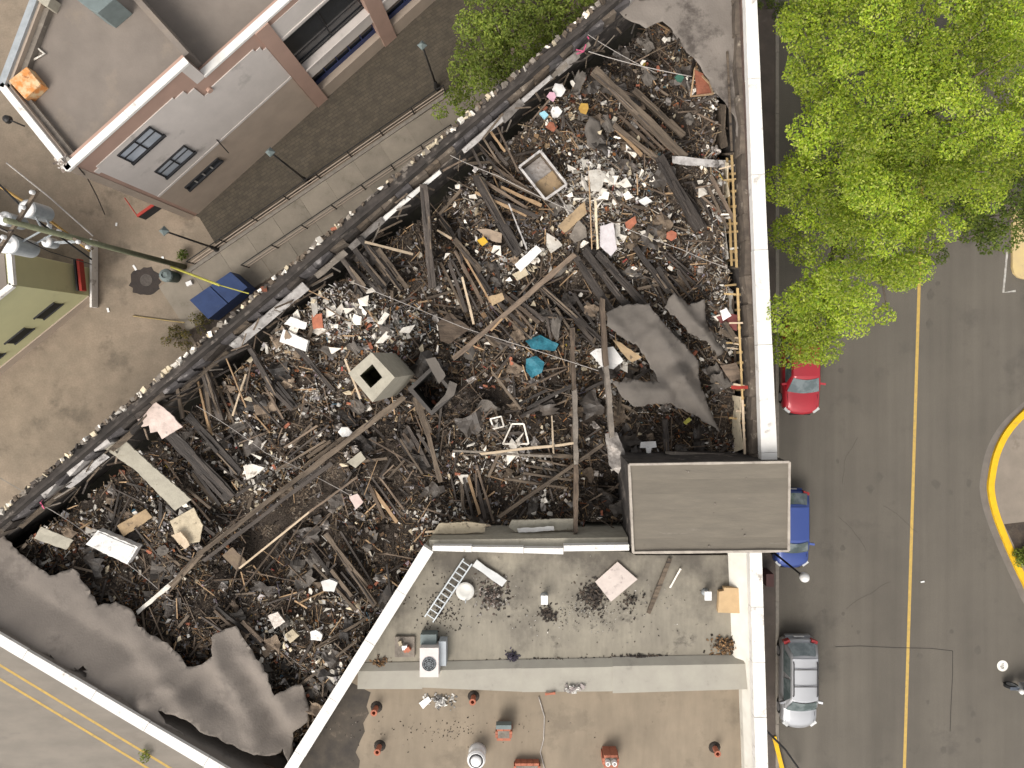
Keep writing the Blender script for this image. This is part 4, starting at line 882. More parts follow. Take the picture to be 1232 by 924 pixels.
mobj('back_panel', [ins[0], ins[1], me_, md], [(3, 2, 1, 0)], m_metal, oc); mobj('shelf', [md + Vector((0, 0, .1)), me_ + Vector((0, 0, .1)), ins[2], ins[3]], [(3, 2, 1, 0)], m_cardboard, oc)
# small white frames
def open_frame(pts, w, mat, label, up=.6, name='window_frame'):
    ws = [rz_(x, y, up) for x, y in pts]; e = empty(name, (sum((q for q in ws), Vector()) / len(ws))); tag(e, label, 'frame')
    for i in range(len(ws)):
        mb = MB(); mb.beam(ws[i], ws[(i + 1) % len(ws)], w, w * .7, .004); mb.build('frame_bar', mat, e)
open_frame([(590, 504), (603, 501), (606, 513), (594, 516)], .06, m_plaster, 'small square white window frame by the rooms')
open_frame([(605, 534), (616, 510), (630, 510), (636, 534)], .07, m_plaster, 'trapezoid white frame between the rooms', .7)
open_frame([(836, 82), (831, 116), (858, 113), (853, 100)], .06, m_wood, 'bare wood frame round the brick-red panel', 1.15)

# chimneys
def chimney(name, top_px, hole_px, zt, zb_, mat, lining, label):
    tw = [P(x, y, zt) for x, y in top_px]; hw = [P(x, y, zt) for x, y in hole_px]
    c_ = sum(tw, Vector()) / 4; e = empty(name, (c_.x, c_.y, zb_)); tag(e, label, 'chimney')
    mb = MB(); lo = [Vector((w.x, w.y, zb_)) for w in tw]; hb = [Vector((w.x, w.y, zt - 1.6)) for w in hw]
    mb.add(tw + lo + hw, [(i, 8 + i, 8 + (i + 1) % 4, (i + 1) % 4)[::-1] for i in range(4)] + [(i, (i + 1) % 4, 4 + (i + 1) % 4, 4 + i)[::-1] for i in range(4)])
    bm_o = mb.build('stack', mat, e)
    mb = MB(); mb.add(hw + hb, [(i, 4 + i, 4 + (i + 1) % 4, (i + 1) % 4) for i in range(4)] + [(4, 5, 6, 7)]); mb.build('flue', lining, e)
    return e
chimney('concrete_chimney', [(419, 449), (447, 424), (475, 454), (448, 484)], [(433, 452), (448, 438), (460, 454), (446, 467)], 9.6, 4.6, m_concrete, M('mossy_flue', (.07, .065, .025), (.03, .028, .015), 3, .95), 'square concrete chimney standing out of the rubble')
chimney('scorched_flue', [(490, 468), (520, 440), (548, 474), (519, 500)], [(497, 468), (520, 446), (542, 473), (519, 494)], 6.5, 4.6, m_tin, m_soot, 'blackened square flue beside the concrete chimney')
panel('flue_sheet', [(512, 432), (524, 430), (536, 452), (528, 462)], .02, m_membrane2, 'grey bent sheet on the rim of the dark flue', 'sheet', 1.6, .3)
panel('flue_sheet', [(520, 492), (546, 476), (550, 462), (541, 458), (536, 474)], .02, m_membrane2, 'grey curled sheet round the lower rim of the dark flue', 'sheet', 1.5, .2)

# torn roofing felt: thin crumpled sheets
def felt(name, pts, zf, mat, label, cat='roofing felt', cell=.16, amp=.2, fs=.8, seed=1.0, th=.02, parent=None, holes=(), damp=None, folds=()):
    poly = []
    for x, y in pts:
        z_ = 6.8
        for _ in range(6): z_ = zf(*P(x, y, z_).xy)
        poly.append(P(x, y, z_).xy)
    bd = []
    for i in range(len(poly)):
        a, b = Vector(poly[i]), Vector(poly[(i + 1) % len(poly)]); k = max(1, int((b - a).length / (cell * 1.2)))
        for j in range(k):
            p = a.lerp(b, j / k); p = p + Vector((U(-1, 1), U(-1, 1))) * (.05 if j else 0.0); bd.append(p)
    hp = []
    for hh in holes:
        q = []
        for k in range(14):
            a_ = k / 14 * 6.283; r_ = U(.75, 1.15); w = P(hh[0] + hh[2] * r_ * math.cos(a_), hh[1] + hh[3] * r_ * math.sin(a_), 7)
            q.append(w.xy)
        hp.append(q)
    vs_ = list(bd); nb = len(bd); ed = [(i, (i + 1) % nb) for i in range(nb)]
    x0, x1 = min(p.x for p in bd), max(p.x for p in bd); y0, y1 = min(p.y for p in bd), max(p.y for p in bd)
    y = y0
    while y < y1:
        x = x0
        while x < x1:
            q = Vector((x + U(-.3, .3) * cell, y + U(-.3, .3) * cell))
            if inpoly(q.x, q.y, bd): vs_.append(q)
            x += cell
        y += cell
    r = delaunay_2d_cdt(vs_, ed, [], 1, 1e-5)
    v2, f2 = r[0], r[2]
    f2 = [f for f in f2 if not any(inpoly(sum(v2[k].x for k in f) / 3, sum(v2[k].y for k in f) / 3, q) for q in hp)]
    def zz(x, y):
        rg = 1 - abs(fbm(x, y, fs, seed, 2)) * 2.2
        dk = 1.0 if damp is None else .3 + .9 * max(0, min(1, (x - damp[0]) / (damp[1] - damp[0])))
        return zf(x, y) + dk * amp * (rg - .4) * .8 + dk * amp * .6 * fbm(x, y, fs * 2.6, seed + 4, 2)
    fw = [(P(*a, 6.5).xy, P(*b, 6.5).xy, h_, w_) for a, b, h_, w_ in folds]
    def fold(x, y): return sum(h_ * max(0, 1 - segd(x, y, a, b) / w_) for a, b, h_, w_ in fw)
    v3 = [(v.x, v.y, zz(v.x, v.y) + fold(v.x, v.y)) for v in v2]
    f3 = [tuple(f) if (v2[f[1]] - v2[f[0]]).cross(v2[f[2]] - v2[f[0]]) > 0 else tuple(f[::-1]) for f in f2]
    o = mobj(name, v3, f3, mat, parent, smooth=True)
    md = o.modifiers.new('thickness', 'SOLIDIFY'); md.thickness = th; md.offset = -1
    if label: tag(o, label, cat)
    return o
felt('felt_sheet', [(729, 377), (746, 367), (780, 365), (797, 388), (819, 410), (839, 434), (844, 469), (853, 492), (864, 519), (834, 499), (807, 485), (785, 487), (762, 489), (748, 478), (735, 459), (765, 457), (795, 461), (782, 439), (767, 417), (750, 407), (730, 392)],
     lambda x, y: 6.35 + .2 * fbm(x, y, .5, 2), m_membrane2, 'large torn grey felt sheet with a pointed tip draped over the rubble', amp=.12, fs=.5, seed=5.2, cell=.11, folds=(((762, 415), (797, 389), .16, .35), ((818, 452), (863, 518), .38, .55), ((818, 452), (838, 438), .3, .5), ((800, 470), (745, 470), .22, .6), ((735, 385), (752, 402), .2, .4), ((797, 400), (818, 450), .15, .5)))
felt('felt_sheet', [(799, 370), (809, 352), (829, 367), (847, 360), (849, 387), (862, 410), (872, 422), (862, 429), (849, 410), (832, 402)], lambda x, y: 6.3, m_membrane2, 'smaller torn grey felt sheet near the studded wall', amp=.15, fs=.8, seed=9.3, cell=.1, folds=(((812, 358), (840, 395), .3, .4), ((847, 362), (845, 395), .25, .35), ((840, 395), (868, 424), .2, .3)))
felt('felt_sheet', [(708, 140), (722, 146), (728, 165), (716, 180), (706, 176), (703, 160)], lambda x, y: 5.8, m_membrane2, 'small grey felt piece at the end of the long grey timber', amp=.3, seed=2.2)
def z_sw(x, y):
    dline = (Vector((x, y, 0)) - swA.xy.to_3d()).dot(-swn); return 6.95 + .72 * max(0, min(1.0, (1.5 - dline) / 1.2)) - .10 * max(0, dline - .9) - .16 * max(0, dline - 2.4)
felt('torn_roof', [(-60, 655), (0, 640), (30, 668), (60, 692), (86, 684), (104, 705), (119, 728), (138, 724), (156, 733), (166, 754), (192, 768), (218, 788), (226, 801), (242, 800), (257, 788), (254, 767), (270, 757), (286, 751), (300, 775), (318, 800), (331, 835), (348, 828), (362, 825), (370, 845), (372, 866), (352, 882), (349, 920), (340, 900), (338, 905), (318, 910), (298, 904), (272, 896), (248, 882), (232, 868), (214, 858), (190, 855), (205, 872), (235, 900), (256, 921), (140, 846), (66, 802), (0, 762), (-70, 720)],
     z_sw, m_membrane, 'sagging grey roof felt remnant along the street front with tears', amp=.16, fs=.4, seed=3.7, folds=(((254, 770), (314, 868), 0.25, 0.55), ((286, 755), (335, 838), 0.14, 0.50), ((166, 756), (232, 832), 0.14, 0.60), ((120, 730), (200, 800), 0.13, 0.70), ((214, 812), (176, 842), 0.14, 0.50), ((214, 812), (250, 792), 0.11, 0.50), ((232, 832), (262, 888), 0.11, 0.50), ((315, 800), (352, 862), 0.14, 0.50), ((30, 670), (110, 750), 0.07, 0.90)), damp=(P(60, 760, 7).x, P(250, 800, 7).x), cell=.15, parent=None, holes=((68, 785, 11, 6), (105, 803, 13, 8)))
felt('torn_roof', [(733, -10), (732, 0), (745, 13), (760, 26), (777, 34), (788, 28), (797, 25), (808, 34), (821, 55), (834, 70), (842, 80), (860, 109), (872, 122), (883, 140), (886, 165), (893, 165), (889, 60), (886, -10), (840, -60)], lambda x, y: 6.9, M('sooty_felt', (.2, .172, .147), (.165, .142, .122), .8, .85, .4, 14, c3=(.075, .062, .053), s3=.55, t3=.5), 'flat grey roof felt remnant at the narrow north end', amp=.12, fs=.35, seed=8.1, cell=.22)

# ropes and cables
def cable(pts, r, mat, label, name='cable', cat='cable', sag=.15, group=None):
    ps = []
    for a, b in zip(pts[:-1], pts[1:]):
        for k in range(6):
            t = k / 6; p = a.lerp(b, t); p.z -= sag * 4 * t * (1 - t); ps.append(p)
    ps.append(pts[-1]); mb = MB(); mb.tube(ps, r, 5); o = mb.build(name, mat, smooth=True); tag(o, label, cat, group); return o
cable([P(708, 62, 7.2), P(832, 92, 6.8)], .018, m_rope, 'pale rope stretched from the parapet to the brick-red panel', 'rope', 'rope')
cable([P(702, 38, 7.3), P(790, 88, 6.4)], .014, m_rope, 'pale rope sloping under the one to the brick-red panel', 'rope', 'rope')
cable([P(540, 186, 7.0), P(600, 212, 6.2), P(690, 255, 6.2)], .016, m_rope, 'pale cable from the pink ribbon to the plaster heap')
cable([P(420, 338, 7.0), P(560, 395, 6.0), P(640, 420, 6.2), P(720, 446, 6.4)], .016, m_rope, 'long pale cable passing the teal tarpaulin')
cable([P(236, 488, 7.0), P(320, 545, 6.0), P(420, 595, 5.8)], .012, m_rope, 'thin cable above the partition plate')
cable([P(48, 606, 7.0), P(120, 655, 6.2), P(205, 722, 6.0)], .016, m_rope, 'pale cable passing the white cabinet')
cable([P(205, 722, 6.0), P(290, 752, 6.0), P(370, 808, 6.0)], .012, m_rope, 'thin cable over the lower rubble')
cable([P(730, 265, 6.4), P(820, 300, 6.0), P(875, 322, 6.4)], .014, m_rope, 'pale cable from the plaster slab to the studs')
for (x, y), nm in (((527, 182), 'the cable end'), ((704, 38), 'the rope end'), ((48, 604), 'the cable near the torn roof'), ((702, 62), 'the lower rope end')):
    p = P(x, y, 7.1); e = empty('ribbon', p); tag(e, 'pink ribbon tied round ' + nm, 'ribbon')
    for k in range(3):
        mb = MB(); a_ = U(0, 6); mb.beam(p, p + Vector((math.cos(a_) * .3, math.sin(a_) * .3, U(-.1, .1))), .05, .015, .01, 3); mb.build('ribbon_tail', m_pinkrib, e)

m_porc = m_porc_roof; m_cardboard = m_cardboard_roof
# ------------------------------------------------------------------ stair tower over the east wall
tw = [P(x, y, 8.7) for x, y in [(757, 559), (950, 556), (949, 663), (762, 665)]]
tower = empty('stair_tower', (sum(p.x for p in tw) / 4, sum(p.y for p in tw) / 4, 0)); tag(tower, 'flat grey felted block standing over the east wall between ruin and neighbour', 'building')
mb = MB(); mb.prism([p.xy for p in tw], 0.0, 8.45); mb.build('wall', m_charwall, tower)
x0 = tw[0].x; x1 = tw[1].x; yt = tw[1].y; yb = tw[2].y
rows = 6
for i in range(rows):
    a, b = i / rows, (i + 1) / rows
    q = [tw[0].lerp(tw[3], a), tw[1].lerp(tw[2], a), tw[1].lerp(tw[2], b + .012), tw[0].lerp(tw[3], b + .012)]
    if i == rows - 1: q[2], q[3] = tw[2], tw[3]
    mb = MB(); mb.prism([p.xy for p in q], 8.45, 8.62 + .006 * (rows - i)); mb.build('felt_strip', m_pent, tower)
for p, q in zip(tw, tw[1:] + tw[:1]):
    mb = MB(); mb.beam(Vector((p.x, p.y, 8.63)), Vector((q.x, q.y, 8.63)), .09, .16, .004, 6); mb.build('edge_trim', m_trim, tower)
for k in range(9):
    a, b = U(.05, .97), R(); b = U(.03, .2) if R() < .4 else (U(.75, .96) if R() < .6 else b)
    p = tw[0].lerp(tw[1], a).lerp(tw[3].lerp(tw[2], a), b); s_ = U(.02, .06); mb = MB(); mb.box((p.x, p.y, 8.665), s_, s_ * U(.5, 1), .03, U(0, 3)); mb.build('grit', m_ledge, tower)

# ------------------------------------------------------------------ neighbouring building to the south: two flat roofs
nb = empty('neighbour_building', (2, -14, 0)); tag(nb, 'intact two-level flat-roofed neighbour behind the white party wall', 'building')
zg, zbn = 7.0, 6.6
def W(pts, h): return [P(x, y, h).xy for x, y in pts]
gr = W([(757, 664), (765, 668), (903, 668), (912, 800)], 7.0)
gr = [P(516, 659, 8).xy] + gr + [P(414.7, 820, 8).xy]
mb = MB(); mb.prism(gr, 0, zg); mb.build('roof_deck', m_sroof, nb)
br = [P(413, 823, 8).xy] + W([(912, 820), (922, 1010)], 6.6) + [P(318, 1010, 8).xy, P(325, 963, 8).xy]
mb = MB(); mb.prism(br, 0, zbn); brown_roof = mb.build('roof_deck', m_broof, nb)
for a, b, lo in (((430, 801, 829), (508, 800, 829), 0), ((508, 800, 827), (628, 797, 832), .02), ((628, 797, 832), (737, 795, 831), .05), ((737, 794, 833), (905, 791, 828), .07)):
    q = [P(a[0], a[1], 7.3), P(b[0], b[1], 7.3), P(b[0], b[2], 7.3), P(a[0], a[2], 7.3)]
    mb = MB(); vs_ = [Vector((q[0].x, q[0].y, 7.03)), Vector((q[1].x, q[1].y, 7.03)), Vector((q[1].x, q[1].y - .25, 7.22 + lo)), Vector((q[0].x, q[0].y - .25, 7.22 + lo)),
                     Vector((q[2].x, q[2].y, 7.3 + lo)), Vector((q[3].x, q[3].y, 7.3 + lo)), Vector((q[2].x, q[2].y, 6.5)), Vector((q[3].x, q[3].y, 6.5)), Vector((q[0].x, q[0].y, 6.5)), Vector((q[1].x, q[1].y, 6.5))]
    mb.add(vs_, [(3, 2, 1, 0), (5, 4, 2, 3), (7, 6, 4, 5), (8, 9, 6, 7), (0, 1, 9, 8), (0, 8, 7, 5, 3), (1, 2, 4, 6, 9)]); mb.build('divider_section', M('pale_divider', (.36, .335, .28), (.315, .29, .245), 1.2, .85, .1, c3=(.25, .23, .195), s3=1.2, t3=.6), nb)
e0, e1 = P(915, 664, 8), P(925, 1010, 8)
dE = (e1 - e0); dE.z = 0; LE = dE.length; dE.normalize(); nE = Vector((-1, 0, 0))
mb = MB(); mb.prism([e0.xy, e1.xy, (e1 + nE * .35).xy, (e0 + nE * .35).xy], 0, 7.6); mb.build('parapet_wall', m_brick_wall, nb)
for a, b in zip((0, 2.1, 4.2, 6.3, 8.4), (2.1, 4.2, 6.3, 8.4, 11.0)):
    p, q = e0 + dE * (a + .01), e0 + dE * (b - .012)
    mb = MB(); mb.prism([(p - nE * .05).xy, (q - nE * .05).xy, (q + nE * .42).xy, (p + nE * .42).xy], 7.6, 8.0 + U(-.01, .01)); mb.build('coping_stone', m_dirtwhite, nb)
for a, b, w0, w1 in ((0.05, 4.4, .98, .92), (4.4, 11, .6, .55)):
    p, q = e0 + dE * a, e0 + dE * b
    vs_ = [p + nE * .37, q + nE * .37, q + nE * w1, p + nE * w0]; vs_ = [Vector((v.x, v.y, z)) for v, z in zip(vs_, (7.62, 7.62, 7.02, 7.02))] + [Vector((v.x, v.y, 6.5)) for v in vs_]
    mb = MB(); mb.add(vs_, [(0, 3, 2, 1), (0, 1, 5, 4), (1, 2, 6, 5), (2, 3, 7, 6), (3, 0, 4, 7)]); mb.build('cant_strip', M('white_cant', (.66, .63, .56), (.58, .55, .48), 1.5, .8, c3=(.4, .37, .32), s3=1.5, t3=.62), nb)
# soot and the party wall's shade painted as one dark patch on the tan roof
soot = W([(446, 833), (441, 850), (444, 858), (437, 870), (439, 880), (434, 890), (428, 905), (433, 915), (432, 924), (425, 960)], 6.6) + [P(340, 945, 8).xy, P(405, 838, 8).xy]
flat('soot_and_shade', soot, M('soot_shade_film', (.05, .043, .037), (.085, .07, .055), 1.6, .95, c3=(.15, .12, .09), s3=1.6, t3=.6), 6.605, nb)

def rp(px, py, z): return P(px, py, z)
# ladder
la, lb_ = P(516, 745, 7.12), P(563, 675, 7.12); dl = (lb_ - la).normalized(); nl = Vector((-dl.y, dl.x, 0)) * .19
ladder = empty('ladder', la); tag(ladder, 'aluminium ladder lying flat on the grey roof', 'ladder')
for s_ in (-1, 1):
    mb = MB(); mb.beam(la + nl * s_, lb_ + nl * s_, .05, .08); mb.build('rail', m_galv, ladder)
Ll = (lb_ - la).length
for k in range(11):
    p = la + dl * (Ll * (k + .5) / 11); mb = MB(); mb.beam(p - nl, p + nl, .04, .035); mb.build('rung', m_galv, ladder)
def plank(name, a, b, w, h, z, mat, label, cat='plank'):
    mb = MB(); mb.beam(P(*a, z), P(*b, z), w, h, .006, 3); o = mb.build(name, mat); tag(o, label, cat); return o
plank('white_plank', (571, 677), (607, 702), .32, .06, 7.1, M('pale_blue_board', (.55, .55, .54), (.47, .47, .46), 3, .7), 'pale white plank lying beside the ladder top')
plank('brown_plank', (780, 738), (806, 672), .17, .07, 7.1, m_chargrey, 'weathered brown plank lying on the grey roof')
plank('white_stick', (806, 707), (819, 684), .07, .04, 7.1, m_plaster, 'thin white stick beside the brown plank', 'stick')
c = P(560, 710, 7.0)
dish = empty('satellite_dish', c); tag(dish, 'white round dish lying beside the ladder', 'dish')
mb = MB(); mb.lathe((c.x, c.y, 7.02), [(.06, 0), (.2, .03), (.36, .12), (.36, .135), (.2, .05), (.05, .02)], 24); mb.build('bowl', M('dish_white', (.6, .585, .54), (.52, .5, .46), 2, .6), dish, True)
mb = MB(); mb.tube([c + Vector((0, -.33, .1)), c + Vector((.02, -.42, .25)), c + Vector((.05, -.25, .4))], .02); mb.build('arm', m_galv, dish)
# air conditioner
a0 = P(517, 795, 7.6)
ac = empty('air_conditioner', (a0.x, a0.y, 7.0)); tag(ac, 'white rooftop air conditioner with round fan grille', 'air conditioner')
mb = MB(); mb.box((a0.x, a0.y, 7.42), .72, 1.12, .68); mb.build('casing', M('ac_white', (.62, .56, .53), (.56, .5, .47), 3, .5), ac)
mb = MB(); mb.lathe((a0.x, a0.y - .05, 7.762), [(.27, 0), (.27, .012)], 24); fan = mb.build('fan_well', m_black, ac)
for r_ in (.08, .15, .22, .27):
    ps = [Vector((a0.x + r_ * math.cos(t), a0.y - .05 + r_ * math.sin(t), 7.785)) for t in [k / 20 * 6.2832 for k in range(21)]]
    mb = MB(); mb.tube(ps, .008, 4); mb.build('grille_ring', m_galv, fan)
for k in range(4):
    t = k * math.pi / 4 + .4; dv = Vector((math.cos(t) * .27, math.sin(t) * .27, 0)); cc_ = Vector((a0.x, a0.y - .05, 7.785)); mb = MB(); mb.tube([cc_ - dv, cc_ + dv], .007, 4); mb.build('grille_bar', m_galv, fan)
b0 = P(516, 768, 7.3); mb = MB(); mb.box((b0.x, b0.y, 7.22), .62, .4, .44); mb.build('rear_unit', m_teabox, ac)
b0 = P(533, 784, 7.3); mb = MB(); mb.box((b0.x, b0.y, 7.25), .28, .95, .5); o = mb.build('metal_duct', M('duct_blue_grey', (.40, .43, .45), (.34, .36, .38), 3, .5)); tag(o, 'pale blue-grey duct box beside the air conditioner', 'duct')
b0 = P(487, 778, 7.1); mb = MB(); mb.box((b0.x, b0.y, 7.08), .78, .8, .1); tr_ = mb.build('junk_tray', m_ledge); tag(tr_, 'low tray of junk beside the air conditioner', 'tray')
for k, mt in enumerate((m_terra, m_porc, m_terra, m_metal, m_cream)):
    mb = MB(); mb.box((b0.x + U(-.25, .25), b0.y + U(-.25, .25), 7.2), U(.12, .28), U(.1, .22), U(.1, .2), U(0, 3)); o = mb.build('junk_piece', mt); tag(o, ('red pot in the junk tray', 'white bowl in the junk tray', 'rusty tin in the junk tray', 'grey box in the junk tray', 'cream block in the junk tray')[k], 'junk')
# plywood, veined board
def roof_panel(name, pts, z0, z1, mat, label, cat):
    mb = MB(); mb.prism(W(pts, z1), z0, z1); o = mb.build(name, mat); tag(o, label, cat); return o
roof_panel('plywood_sheet', [(865, 712), (871, 711), (871, 707), (893, 708), (892, 738), (864, 737)], 7.06, 7.3, m_cardboard, 'tan plywood sheet with a notched corner by the east parapet', 'plywood')
roof_panel('veined_board', [(716, 700), (743, 676), (767, 697), (735, 724)], 7.04, 7.12, m_marble, 'square pinkish veined board on the grey roof', 'board')
roof_panel('white_card', [(504, 846), (515, 838), (519, 843), (509, 853)], 6.62, 6.66, m_porc, 'small white card on the tan roof below the air conditioner', 'card')
def vent(px, py, z, lab):
    c_ = P(px, py, z + .5); e = empty('roof_vent', (c_.x, c_.y, z)); tag(e, lab, 'vent')
    mb = MB(); mb.lathe((c_.x, c_.y, z), [(.16, 0), (.11, .06), (.10, .4)], 14); mb.build('pipe', m_galv, e, True)
    mb = MB(); mb.box((c_.x, c_.y, z + .47), .26, .34, .1); mb.build('cap', m_porc, e)
vent(655, 722, 7.0, 'small white capped vent in the middle of the grey roof'); vent(852, 717, 7.0, 'small white capped vent beside the plywood sheet')
# piles of flakes blown on the roof
def pile(name, px, py, rx, ry, n, z, cols, label, hmax=.12, smin=.03, smax=.12):
    mb = MB()
    for k in range(n):
        a_ = U(0, 6.283); r_ = abs(random.gauss(0, .5)); r_ = min(r_, 1.3)
        p = P(px + rx * r_ * math.cos(a_), py + ry * r_ * math.sin(a_), z); s_ = U(smin, smax); c_ = random.choice(cols); v = U(.6, 1.3)
        zz = z + .012 + max(0, hmax * (1 - r_)) * R(); t_ = U(0, 3.1)
        dv = Vector((math.cos(t_), math.sin(t_), U(-.3, .3))) * s_ / 2
        mb.beam(Vector((p.x, p.y, zz)) - dv, Vector((p.x, p.y, zz)) + dv, s_ * U(.4, .9), .015, .006, 1, U(-.5, .5), tuple(x * v for x in c_))
    o = mb.build(name, m_debris); tag(o, label, 'debris', kind='stuff'); return o
DK = [(.05, .04, .033), (.03, .025, .022), (.08, .06, .045)]; OR = [(.2, .12, .06), (.3, .17, .08), (.09, .06, .04), (.05, .04, .03)]
pile('flake_debris', 592, 715, 26, 26, 420, 7.0, DK + [(.16, .12, .1), (.3, .27, .24)], 'dark flakes heaped beside the dish')
pile('flake_debris', 716, 716, 24, 26, 420, 7.0, DK, 'dark flakes beside the veined board')
pile('flake_debris', 660, 738, 14, 12, 140, 7.0, DK, 'dark flakes below the middle vent')
pile('flake_debris', 874, 776, 26, 14, 420, 7.0, OR, 'orange-brown flakes heaped by the east parapet', .25)
pile('flake_debris', 760, 720, 30, 24, 70, 7.0, DK, 'scattered flakes round the brown plank')
pile('flake_debris', 690, 794, 90, 2.5, 260, 7.0, DK, 'line of flakes along the pale divider', .04)
pile('flake_debris', 770, 790, 40, 4, 160, 7.0, DK, 'flakes along the pale divider near the brown plank', .06)
pile('flake_debris', 616, 790, 8, 8, 110, 7.0, [(.04, .035, .05), (.06, .05, .07)], 'dark purplish clump by the pale divider', .2)
pile('flake_debris', 700, 735, 180, 55, 420, 7.0, DK + [(.3, .28, .25), (.5, .47, .42)], 'crumbs scattered over the grey roof', .01, .015, .05)
pile('flake_debris', 530, 735, 40, 50, 300, 7.0, DK, 'soot crumbs below the ladder', .01, .02, .07)
pile('flake_debris', 458, 798, 12, 12, 160, 7.0, OR, 'dark and orange crumbs by the party wall', .15)
pile('plaster_debris', 530, 842, 18, 11, 120, 6.6, [(.6, .57, .52), (.45, .43, .4), (.2, .19, .18)], 'white plaster crumbs below the pale divider', .12, .04, .14)
pile('plaster_debris', 690, 829, 12, 5, 60, 7.38, [(.6, .57, .52), (.35, .3, .28)], 'white wire scraps on the pale divider', .1, .04, .2)
pile('flake_debris', 540, 880, 200, 30, 160, 6.6, DK + [(.35, .3, .25)], 'crumbs scattered over the tan roof', .01, .015, .05)
cable([P(648, 838, 6.64), P(655, 862, 6.64), P(654, 890, 6.64), P(650, 905, 6.64), P(655, 924, 6.64), P(656, 950, 6.64)], .022, m_rope, 'white cable snaking over the tan roof', sag=0)
plank('red_tool', (656, 835), (668, 834), .09, .06, 7.42, m_terra, 'red handled tool on the pale divider', 'tool')
# clay pots and chimneys on the tan roof
def clay_pot(px, py, lab, s=1.0):
    c_ = P(px, py, 6.9); e = empty('clay_vent', (c_.x, c_.y, 6.6)); tag(e, lab, 'vent pipe')
    mb = MB(); mb.lathe((c_.x, c_.y, 6.6), [(.12 * s, 0), (.10 * s, .05), (.10 * s, .42 * s), (.13 * s, .42 * s), (.13 * s, .5 * s), (.07 * s, .5 * s), (.065 * s, .3 * s)], 14); mb.build('pipe', m_terra, e, False)
    mb = MB(); mb.lathe((c_.x, c_.y, 6.605), [(.24 * s, 0), (.2 * s, .04), (.12 * s, .06)], 12); mb.build('collar', m_leafpile, e)
clay_pot(451, 855, 'clay vent pipe by the soot and shade patch nearer the divider'); clay_pot(455, 902, 'clay vent pipe by the soot and shade patch away from the divider'); clay_pot(569, 842, 'orange clay vent pipe below the pale divider'); clay_pot(862, 904, 'orange clay vent pipe near the east parapet')
def brick_stack(px, py, sx, sy, h, lab, pots):
    c_ = P(px, py, 6.6 + h); e = empty('brick_chimney', (c_.x, c_.y, 6.6)); tag(e, lab, 'chimney')
    rows_ = max(2, int(h / .11)); z = 6.6
    for r_ in range(rows_):
        for sgn, (ux, uy), L_, dpt in ((1, (1, 0), sx, sy), (-1, (1, 0), sx, sy), (1, (0, 1), sy, sx), (-1, (0, 1), sy, sx)):
            nbk = max(2, round(L_ / .24))
            for k in range(nbk):
                t_ = (k + .5) / nbk - .5
                if ux: cc_ = (c_.x + t_ * L_, c_.y + sgn * (sy / 2), z + .05); dm = (L_ / nbk - .012, .1)
                else: cc_ = (c_.x + sgn * (sx / 2), c_.y + t_ * (L_ - .12), z + .05); dm = (.1, (L_ - .12) / nbk - .012)
                mb = MB(); mb.box(cc_, dm[0], dm[1], .1); mb.build('brick', m_terra, e)
        z += .112
    mb = MB(); mb.box((c_.x, c_.y, z - .12), sx - .1, sy - .1, .22); mb.build('mortar_cap', m_ledge, e)
    for k in range(pots):
        mb = MB(); mb.lathe((c_.x + (k - (pots - 1) / 2) * .26, c_.y, z - .04), [(.10, 0), (.09, .22), (.06, .22), (.055, .1)], 12); mb.build('chimney_pot', m_porc, e)
brick_stack(606, 884, .55, .38, .55, 'squat brick chimney with grey hood on the tan roof', 0)
hd = P(606, 874, 7.2); mb = MB(); mb.box((hd.x, hd.y, 7.12), .6, .16, .3); o = mb.build('metal_hood', m_teabox); tag(o, 'grey metal hood behind the squat brick chimney', 'hood')
brick_stack(735, 917, .55, .38, .7, 'brick chimney with two white pots near the frame of bricks', 2)
brick_stack(634, 926, .95, .3, .4, 'long low brick chimney beside the round turbine vent', 0)
tv = P(573, 914, 7.2)
e = empty('turbine_vent', (tv.x, tv.y, 6.6)); tag(e, 'round white turbine vent on the tan roof', 'vent')
mb = MB(); mb.lathe((tv.x, tv.y, 6.6), [(.36, 0), (.3, .08), (.27, .35)], 20); mb.build('base', m_porc, e, True)
mb = MB(); mb.lathe((tv.x, tv.y, 6.95), [(.27, 0), (.36, .1), (.36, .26), (.3, .34), (.28, .34), (.27, .3)], 22); mb.build('drum', m_porc, e)
mb = MB(); mb.lathe((tv.x, tv.y, 7.26), [(.27, 0), (.27, .03)], 22); mb.build('gap_ring', m_frame, e)
mb = MB(); mb.lathe((tv.x, tv.y, 7.29), [(.22, 0), (.2, .06), (.1, .09), (.02, .1)], 22); mb.build('cap', m_porc, e, True)

# ------------------------------------------------------------------ office building, north-west
ZO, ZL = 9.3, 8.05
o_c = P(80.5, 205, ZO); o_e = P(226, 74, ZO)
du = (o_e - o_c); du.z = 0; du.normalize(); dno = Vector((du.y, -du.x, 0))      # dno points out to the alley
def onf(px, py, d=0.0):
    """(u, z) of the facade plane, d in front of it, where the drone sees (px, py)"""
    dirv = Vector(((px - NX) / F, -(py - NY) / F, -1)); cpos = Vector((0, 0, HC)); oo = o_c + dno * d
    t_ = dno.dot(Vector((oo.x, oo.y, 0)) - Vector((0, 0, 0))) / dno.dot(Vector((dirv.x, dirv.y, 0)))
    p = cpos + dirv * t_
    return (p - o_c).dot(du), p.z
off = empty('office_building', (o_c.x, o_c.y, 0)); tag(off, 'grey and mauve stucco building with white-edged flat roof beyond the alley', 'building')
def fb(name, u0, u1, z0, z1, d0, d1, mat, parent=off):
    q = [o_c + du * u0 + dno * d0, o_c + du * u1 + dno * d0, o_c + du * u1 + dno * d1, o_c + du * u0 + dno * d1]
    mb = MB(); mb.prism([p.xy for p in q], z0, z1); return mb.build(name, mat, parent)
